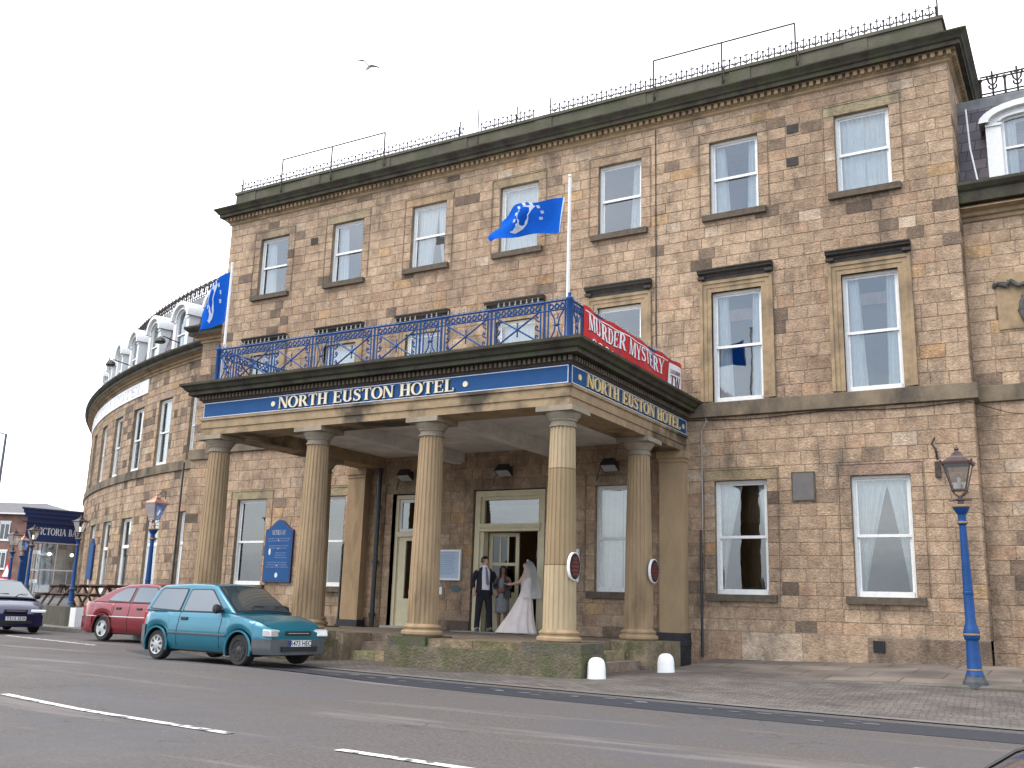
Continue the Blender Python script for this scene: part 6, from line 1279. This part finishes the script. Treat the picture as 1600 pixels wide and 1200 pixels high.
    for s in (-1, 1): mb.tube([(lo.x+.12+(xf-.12-lo.x-.12)*k/10, s*hw(lo.x+.12+(xf-.12-lo.x-.12)*k/10)*.845, zt(lo.x+.12+(xf-.12-lo.x-.12)*k/10)+.008) for k in range(11)], .005, 4)
    mb.build('bonnet_line', BLKP, t)
    return t
def round_poly(P_, r, n=4):
    o = []; N_ = len(P_)
    for i in range(N_):
        a, p, b = Vector(P_[i-1]), Vector(P_[i]), Vector(P_[(i+1) % N_]); d0 = (a-p); d1 = (b-p); r_ = min(r, d0.length*.4, d1.length*.4); s0 = p+d0.normalized()*r_; s1 = p+d1.normalized()*r_
        for k in range(n+1): t_ = k/n; o.append(tuple(s0*(1-t_)**2+p*2*t_*(1-t_)+s1*t_*t_))
    return o
ROVER = dict(xr=-1.70, xf=1.80, hw=.775, rw=.268, wr=-1.135, wf=1.135, col=(.010, .15, .22), s=.94, sill=.21,
  top=[(-1.70, .80), (-1.6, .86), (-.6, .87), (.80, .875), (1.2, .83), (1.55, .74), (1.72, .66), (1.80, .58)],
  green=[(-1.64, .87), (-1.43, 1.29), (-1.30, 1.35), (-.5, 1.385), (.05, 1.37), (.22, 1.34), (.93, .87)], screen=(5, 6), rear=(0, 1), tap=.30, gk=.90,
  side=[[(-1.47, .93), (-.62, .90), (-.56, 1.285), (-1.28, 1.285)], [(-.50, .90), (.62, .905), (.13, 1.28), (-.44, 1.275)]], seams=(-.56, .62), handles=[(-.38, .76)], mirror=(.55, .95), mould=(.50, .018, PLAS), rr='eight', rf='steel', bz=.47, bzr=.62, lampz=.575, lampw=.19, lamph=.075, plate='R473 HEC', eu=1, pz=.40, mx=(-.82, .80))
HATCH = dict(xr=-2.30, xf=2.25, hw=.87, rw=.30, wr=-1.37, wf=1.37, col=(.20, .008, .016), s=.97, sill=.20,
  top=[(-2.30, .84), (-2.18, .95), (-1.0, .93), (1.1, .92), (1.6, .86), (2.1, .70), (2.25, .58)],
  green=[(-1.98, .94), (-1.20, 1.28), (-.75, 1.38), (-.1, 1.41), (.35, 1.38), (1.28, .91)], screen=(4, 5), rear=(0, 1), tap=.38, gk=.90,
  side=[[(-1.30, .99), (-.48, .97), (-.44, 1.31), (-.78, 1.30), (-1.12, 1.15)], [(-.36, .97), (.95, .97), (.32, 1.32), (-.32, 1.33)]], seams=(-1.0, -.40, .95), handles=[(-.78, .80), (.0, .80)], mirror=(.85, 1.0), mould=(.60, .014, CHR), mx=(-2.0, 2.0), bump=None, rr='three', rf='three', bz=.55, bzr=.58, lampz=.64, plate='', pz=.42)
SALOON = dict(xr=-2.05, xf=2.08, hw=.86, rw=.30, wr=-1.27, wf=1.27, col=(.006, .010, .055), sill=.20,
  top=[(-2.05, .84), (-1.95, .93), (-1.0, .92), (1.0, .90), (1.5, .82), (1.85, .70), (2.08, .52)],
  green=[(-1.92, .92), (-1.45, 1.30), (-1.1, 1.40), (-.3, 1.43), (.15, 1.40), (1.20, .90)], screen=(4, 5), rear=(0, 1), tap=.38, gk=.90,
  side=[[(-1.35, .97), (-.48, .96), (-.44, 1.32), (-1.10, 1.33)], [(-.36, .96), (.85, .96), (.12, 1.33), (-.32, 1.34)]], seams=(-.42, .85), handles=[(-.70, .80), (.0, .80)], mirror=(.80, 1.0), mirm=None, bump=None, rr='eight', rf='eight', bz=.50, bzr=.55, lampz=.60, lampw=.20, lamph=.05, plate='T515 SDK', pz=.40)
SALOON['mirm'] = BLKP
car('teal_hatchback', (-13.24, -7.52, -1.05), R(-4), 'small teal three door hatchback parked in front of the portico columns', ROVER)
car('red_hatchback', (-19.72, -3.32, -1.06), R(-1), 'red five door hatchback parked behind the teal car', HATCH)
car('dark_blue_car', (-27.42, -2.85, -1.07), R(-18), 'dark blue car facing the camera at the far left kerb', SALOON)
NEAR = dict(SALOON); NEAR['col'] = (.006, .012, .06); NEAR['plate'] = ''
car('near_blue_car', (1.62, -18.26, -1.02), R(180), 'dark blue car bonnet just entering the bottom right corner', NEAR)
# ---------------- people
def skinned(name, nodes, edges, mt, parent, sub=2, root=None):
    names = list(nodes); me = bpy.data.meshes.new(name); me.from_pydata([nodes[k][0] for k in names], [(names.index(a), names.index(b)) for a, b in edges], [])
    o = bpy.data.objects.new(name, me); COL.objects.link(o); o.parent = parent; md = o.modifiers.new('skin', 'SKIN'); md.use_smooth_shade = True
    for i, k in enumerate(names):
        r = nodes[k][1]; me.skin_vertices[0].data[i].radius = r if isinstance(r, tuple) else (r, r)
    me.skin_vertices[0].data[names.index(root) if root else 0].use_root = True
    ss = o.modifiers.new('sub', 'SUBSURF'); ss.levels = sub; ss.render_levels = sub; me.materials.append(mt); return o
def chain(nodes, edges, start, pts, pre):
    prev = start
    for i, (p, r) in enumerate(pts): k = f'{pre}{i}'; nodes[k] = (p, r); edges.append((prev, k)); prev = k
    return prev
def add_hand(nodes, edges, wrist, wp, d, side, curl=.5, pre='h'):
    """wp wrist position, d direction of the hand; five separate bent fingers"""
    d = Vector(d).normalized(); a = d.cross(Vector((0, 1, 0))); a = (a if a.length > .1 else Vector((1, 0, 0))).normalized(); c = d.cross(a).normalized(); wp = Vector(wp)
    palm = wp+d*.055; nodes[pre+'p'] = (tuple(palm), (.030, .018)); edges.append((wrist, pre+'p'))
    for i, (o, l) in enumerate(((-.028, .060), (-.010, .070), (.010, .066), (.028, .052))):
        b = palm+a*o+d*.03; m_ = b+d*l*.5+c*.008*curl; e = m_+d*l*.35+c*l*.5*curl
        chain(nodes, edges, pre+'p', [(tuple(b), .009), (tuple(m_), .0085), (tuple(e), .007)], f'{pre}f{i}')
    t0 = palm+a*(-.035*side)-d*.01; chain(nodes, edges, pre+'p', [(tuple(t0), .011), (tuple(t0+d*.035-a*.02*side), .0085)], pre+'t')
def person_body(t, H, skin, arms, head_turn=0, hr=1.0, legs=None):
    """one continuous skin mesh: arms = [(elbow, wrist, handdir)] for left(-x) and right(+x)"""
    k = H/1.78; V = lambda x, y, z: (x*k, y*k, z*k); N_ = {}; E_ = []
    N_['pelvis'] = (V(0, 0, .95), .13*k); N_['waist'] = (V(0, 0, 1.10), (.125*k, .10*k)); N_['chest'] = (V(0, 0, 1.32), (.145*k, .11*k)); N_['neck0'] = (V(0, .0, 1.47), .065*k); N_['neck1'] = (V(0, -.005, 1.53), .052*k)
    ht = R(head_turn); hx, hy = math.sin(ht), -math.cos(ht)
    N_['jaw'] = (V(.018*hx, .018*hy, 1.585), (.062*k, .066*k)); N_['head'] = (V(.004*hx, .004*hy, 1.665), (.083*k, .092*k)); N_['crown'] = (V(-.01*hx, -.01*hy, 1.72), (.066*k, .070*k))
    E_ += [('pelvis', 'waist'), ('waist', 'chest'), ('chest', 'neck0'), ('neck0', 'neck1'), ('neck1', 'jaw'), ('jaw', 'head'), ('head', 'crown')]
    chain(N_, E_, 'head', [(V(.098*hx, .098*hy, 1.645), .012*k)], 'nose')
    for i, s in enumerate((-1, 1)):
        lg = (legs or [(0, 0), (0, 0)])[i]; chain(N_, E_, 'pelvis', [(V(s*.10, 0, .86), .088*k), (V(s*.11+lg[0]*.5, lg[1]*.5-.01, .49), .060*k), (V(s*.115+lg[0], lg[1], .10), .040*k), (V(s*.13+lg[0], lg[1]-.10, .04), .034*k)], f'leg{i}')
        e, w, hd = arms[i]; n_ = chain(N_, E_, 'chest', [(V(s*.175, 0, 1.42), .058*k), (V(*e), .040*k), (V(*w), .027*k)], f'arm{i}'); add_hand(N_, E_, n_, Vector(V(*w)), hd, s, .6, f'h{i}')
    b = skinned('body', N_, E_, skin, t, 2, 'pelvis')
    # ears, eyes, mouth
    c = Vector(V(.004*hx, .004*hy, 1.655)); f = Vector((hx, hy, 0)); r_ = Vector((-hy, hx, 0))
    for s in (-1, 1):
        mb = MB(); p = c+f*.083*k+r_*.030*s*k+Vector((0, 0, .008*k)); mb.ball(tuple(p), .010*k, 8); mb.build('eye', EYE, t)
        mb = MB(); p = c+r_*.088*s*k-f*.0; mb.lathe([(.001, -.028*k), (.012*k, -.015*k), (.014*k, .012*k), (.001, .028*k)], tuple(p), 8); mb.build('ear', skin, t, True)
    mb = MB(); p = c+f*.086*k-Vector((0, 0, .045*k)); mb.tube([tuple(p-r_*.022*k), tuple(p+f*.003), tuple(p+r_*.022*k)], .006*k, 5); mb.build('mouth', LIP, t)
    return k, c, f, r_
def shell(mb, rows, a0=0, a1=360, n=40, fold=0, nf=9, ph=0):
    rr = []
    closed = abs(a1-a0) >= 360
    for z, cx, cy, rx, ry in rows:
        pts = []
        for i in range(n if closed else n+1):
            a = R(a0+(a1-a0)*i/n); f = 1+fold*(1 if z < rows[0][0] else 1)*max(0, (rows[0][0]-z)/(rows[0][0]-rows[-1][0]))*math.sin(nf*a+ph+3*z)*.5
            pts.append((cx+rx*f*math.cos(a), cy+ry*f*math.sin(a), z))
        rr.append(mb.ring(pts))
    for a, b in zip(rr, rr[1:]): mb.bridge(a, b, closed)
    return rr
def solid(o, th=.012): md = o.modifiers.new('s', 'SOLIDIFY'); md.thickness = th; return o
def person(loc, rz, label):
    t = bpy.data.objects.new('person', None); COL.objects.link(t); t.location = loc; t.rotation_euler = (0, 0, rz); t['_loc'] = 1; return tag(t, label, 'person')
EYE = mat('eye_dark', (.03, .02, .015), .3); LIP = mat('lips', (.30, .09, .08), .5)
SK1 = mat('fair_skin', (.50, .29, .21), .55, n=.08); SK2 = mat('brown_skin', (.19, .09, .06), .55, n=.1); SUIT = mat('dark_navy_suit', (.012, .013, .022), .85, n=.3, nscale=9); SHIRT = mat('white_shirt', (.72, .72, .78), .8, n=.1); TIE = mat('mauve_grey_tie', (.20, .16, .20), .6, n=.2)
HAIR = mat('dark_hair', (.018, .012, .010), .6, n=.3, nscale=30); GREYC = mat('charcoal_knit', (.05, .052, .055), .9, n=.3, nscale=14); SKIRT = mat('grey_tweed_skirt', (.20, .205, .215), .9, n=.25, nscale=20); REDSH = mat('red_shoes', (.30, .02, .02), .4); BLKSH = mat('black_shoes', (.012, .012, .013), .35)
SATIN = mat('ivory_pink_satin', (.80, .70, .66), .45, n=.12, nscale=6); VEIL = cloth_mat('white_veil', (.85, .88, .88), .45, .60)
def hair(t, k, c, f, r_, long=0, name='hair', vol=1.0):
    mb = MB(); rr = []
    for j in range(7):
        ph = j/6*math.pi*.5; z = .098*math.sin(ph)*k; rad = math.cos(ph)
        pts = []
        for i in range(20):
            a = 2*math.pi*i/20; ca, sa = math.cos(a), math.sin(a); back = -.012*k
            low = (-.06*k if ca < .25 else .035*k) if j == 0 else 0
            p = c+f*(ca*.098*k*rad*vol+back)+r_*(sa*.092*k*rad*vol)+Vector((0, 0, z*vol+low+.005)); pts.append(tuple(p))
        rr.append(mb.ring(pts))
    for a, b in zip(rr, rr[1:]): mb.bridge(a, b)
    mb.face(rr[-1])
    h = mb.build(name, HAIR, t, 60)
    if long:
        mb = MB(); rr = []
        for z, s in ((.02, 1.0), (-.06, 1.08), (-.13, 1.12), (-long, .95)):
            rr.append(mb.ring([tuple(c+f*(math.cos(R(a))*.098*k*s-.015)+r_*(math.sin(R(a))*.10*k*s)+Vector((0, 0, z*k+.012*math.sin(a)))) for a in range(55, 306, 12)]))
        for a, b in zip(rr, rr[1:]): mb.bridge(a, b, False)
        solid(mb.build('long_hair', HAIR, t, True), .02)
    return h
def shoes(t, k, mt, legs, heel=0):
    for i, s in enumerate((-1, 1)):
        x = (s*.115+legs[i][0])*k; y = legs[i][1]*k; mb = MB(); mb.lathe([(.001, -.0), (.9, .0), (1, .25), (.85, .7), (.45, 1), (.001, 1)], (0, 0, 0), 12); o = mb.build('shoe', mt, t, True); o.matrix_basis = Matrix.Translation((x+.01*s, y-.055*k, .002)) @ Matrix.Diagonal((.046*k, .135*k, .075*k, 1))
FZ = -.548
# the man in a dark suit
t = person((-12.48, -.34, FZ), R(48), 'man in dark navy suit standing at the left of the doorway'); LG = [(-.03, .02), (.04, -.02)]
k, c, f, r_ = person_body(t, 1.76, SK1, [((-.27, .06, 1.16), (-.26, -.06, .93), (.05, -.2, -1)), ((.27, .04, 1.17), (.27, -.12, .96), (0, -.3, -1))], 45, legs=LG)
hair(t, k, c, f, r_); shoes(t, k, BLKSH, LG)
V = lambda x, y, z: (x*k, y*k, z*k)
N_ = {'p': (V(0, 0, .93), (.165*k, .125*k)), 'w': (V(0, 0, 1.02), (.155*k, .115*k))}; E_ = [('p', 'w')]
for i, s in enumerate((-1, 1)): chain(N_, E_, 'p', [(V(s*.10, 0, .82), .108*k), (V(s*.115+LG[i][0]*.5, LG[i][1]*.5, .48), .082*k), (V(s*.118+LG[i][0], LG[i][1], .12), .070*k), (V(s*.118+LG[i][0], LG[i][1], .06), .074*k)], f'l{i}')
skinned('trousers', N_, E_, SUIT, t)
mb = MB(); shell(mb, [(z*k, 0, -.012, rx*k, ry*k) for z, rx, ry in ((1.50, .06, .06), (1.46, .12, .09), (1.38, .165, .115), (1.25, .165, .13), (1.1, .155, .135), (.99, .155, .14), (.96, .15, .135))]); mb.build('shirt', SHIRT, t, True)
mb = MB(); shell(mb, [(1.535*k, 0, -.005, .062*k, .062*k), (1.48*k, 0, -.008, .075*k, .072*k)]); mb.build('shirt_collar', SHIRT, t, True)
mb = MB(); A = [(.0, -.082, 1.49, .018), (.01, -.135, 1.38, .024), (.02, -.152, 1.22, .034), (.035, -.156, 1.10, .038), (.04, -.156, 1.06, .004)]
rr = [mb.ring([V(x-w, y, z), V(x+w, y, z), V(x+w, y-.012, z), V(x-w, y-.012, z)]) for x, y, z, w in A]
for a, b in zip(rr, rr[1:]): mb.bridge(a, b)
mb.build('tie', TIE, t)
mb = MB(); shell(mb, [(z*k, 0, 0, rx*k, ry*k) for z, rx, ry in ((1.49, .085, .075), (1.455, .15, .10), (1.40, .195, .13), (1.28, .20, .15), (1.12, .19, .155), (.98, .20, .165), (.84, .215, .175))], -58, 238, 34); solid(mb.build('jacket', SUIT, t, True), .018)
for i, s in enumerate((-1, 1)):
    e, w = ((-.275, .05, 1.16), (-.27, -.04, .99)) if s < 0 else ((.275, .03, 1.17), (.275, -.09, 1.0)); N_ = {'a': (V(s*.15, 0, 1.40), .085*k), 'b': (V(s*.215, .01, 1.33), .078*k), 'c': (V(*e), .062*k), 'd': (V(*w), .050*k)}; skinned('jacket_sleeve', N_, [('a', 'b'), ('b', 'c'), ('c', 'd')], SUIT, t)
# the woman in grey
t = person((-12.10, -.12, FZ), R(10), 'long haired woman in charcoal cardigan and grey skirt'); LG = [(.02, .02), (-.02, -.01)]
k, c, f, r_ = person_body(t, 1.55, SK2, [((-.24, -.04, 1.17), (-.02, -.20, 1.12), (1, -.1, 0)), ((.24, -.02, 1.17), (.06, -.19, 1.06), (-1, -.1, .1))], 35, legs=LG)
hair(t, k, c, f, r_, .26); shoes(t, k, REDSH, LG); V = lambda x, y, z: (x*k, y*k, z*k)
mb = MB(); shell(mb, [(z*k, 0, 0, rx*k, ry*k) for z, rx, ry in ((1.10, .14, .12), (1.0, .165, .14), (.9, .185, .155), (.75, .19, .16), (.6, .195, .165), (.50, .20, .17))], fold=.05); solid(mb.build('skirt', SKIRT, t, True))
mb = MB(); shell(mb, [(z*k, 0, 0, rx*k, ry*k) for z, rx, ry in ((1.46, .10, .08), (1.43, .145, .10), (1.36, .165, .13), (1.25, .165, .15), (1.1, .155, .14), (1.0, .175, .155), (.90, .19, .165))], -66, 246, 34); solid(mb.build('cardigan', GREYC, t, True), .015)
mb = MB(); shell(mb, [(z*k, 0, -.01, rx*k, ry*k) for z, rx, ry in ((1.40, .12, .09), (1.34, .145, .125), (1.25, .15, .135), (1.08, .14, .125))]); mb.build('blouse', SKIRT, t, True)
for i, s in enumerate((-1, 1)):
    e, w = ((-.24, -.04, 1.17), (-.06, -.19, 1.125)) if s < 0 else ((.24, -.02, 1.17), (.10, -.185, 1.07)); skinned('cardigan_sleeve', {'a': (V(s*.14, 0, 1.39), .068*k), 'b': (V(s*.19, .0, 1.32), .062*k), 'c': (V(*e), .05*k), 'd': (V(*w), .04*k)}, [('a', 'b'), ('b', 'c'), ('c', 'd')], GREYC, t)
boxes('handbag', [(.12, .26, -.19, -.12, .78, .95)], HAIR, t)
# the bride
t = person((-11.30, -.42, FZ), R(-72), 'bride in pale satin gown and short veil, reaching out to the couple at the doorway'); LG = [(0, 0), (0, 0)]
k, c, f, r_ = person_body(t, 1.64, SK1, [((-.24, -.10, 1.22), (-.17, -.34, 1.20), (-.1, -1, 0)), ((.22, -.14, 1.22), (.14, -.38, 1.17), (.0, -1, .05))], 0, legs=LG)
hair(t, k, c, f, r_); V = lambda x, y, z: (x*k, y*k, z*k)
mb = MB(); mb.ball(tuple(c-f*.10+Vector((0, 0, .04))), .055, 10); mb.build('hair_bun', HAIR, t, True)
mb = MB(); [mb.ball(tuple(c-f*.02+r_*.012*i+Vector((0, 0, .105))), .018, 6) for i in range(-3, 4)]; mb.build('tiara', SHIRT, t)
mb = MB(); rows_d = [(1.35, 0, 0, .15, .115), (1.28, 0, -.005, .158, .125), (1.2, 0, 0, .145, .118), (1.10, 0, 0, .135, .11), (1.0, 0, 0, .155, .135), (.9, 0, -.01, .18, .165), (.72, 0, -.05, .215, .22), (.5, 0, -.11, .26, .29), (.3, 0, -.17, .31, .37), (.12, 0, -.215, .35, .45), (.03, 0, -.235, .37, .485), (.005, 0, -.24, .375, .49)]
shell(mb, [(z*k, cx*k, cy*k, rx*k, ry*k) for z, cx, cy, rx, ry in rows_d], n=72, fold=.14, nf=11); solid(mb.build('gown', SATIN, t, True), .008)
mb = MB(); [mb.tube([tuple(Vector((.19*math.cos(a)*k, (.03+.19*math.sin(a))*k, (1.0-.05*j)*k))) for a in [R(60+6*q+4*j) for q in range(11)]], .018, 5) for j in range(4)]; mb.build('gown_gathers', SATIN, t, True)
mb = MB(); shell(mb, [(z*k, 0, cy*k, rx*k, ry*k) for z, cy, rx, ry in ((1.77, .05, .03, .03), (1.72, .06, .10, .10), (1.60, .07, .155, .155), (1.42, .06, .245, .20), (1.22, .07, .30, .24), (1.02, .09, .33, .27), (.86, .11, .35, .29))], -42, 222, 40, fold=.10, nf=9); mb.build('veil', VEIL, t, True)
mb = MB(); P_ = [(.35*math.cos(R(a))*k, (.11+.29*math.sin(R(a)))*k, .86*k) for a in range(-42, 223, 8)]; mb.tube(P_, .008, 5); mb.build('veil_edge', SHIRT, t)
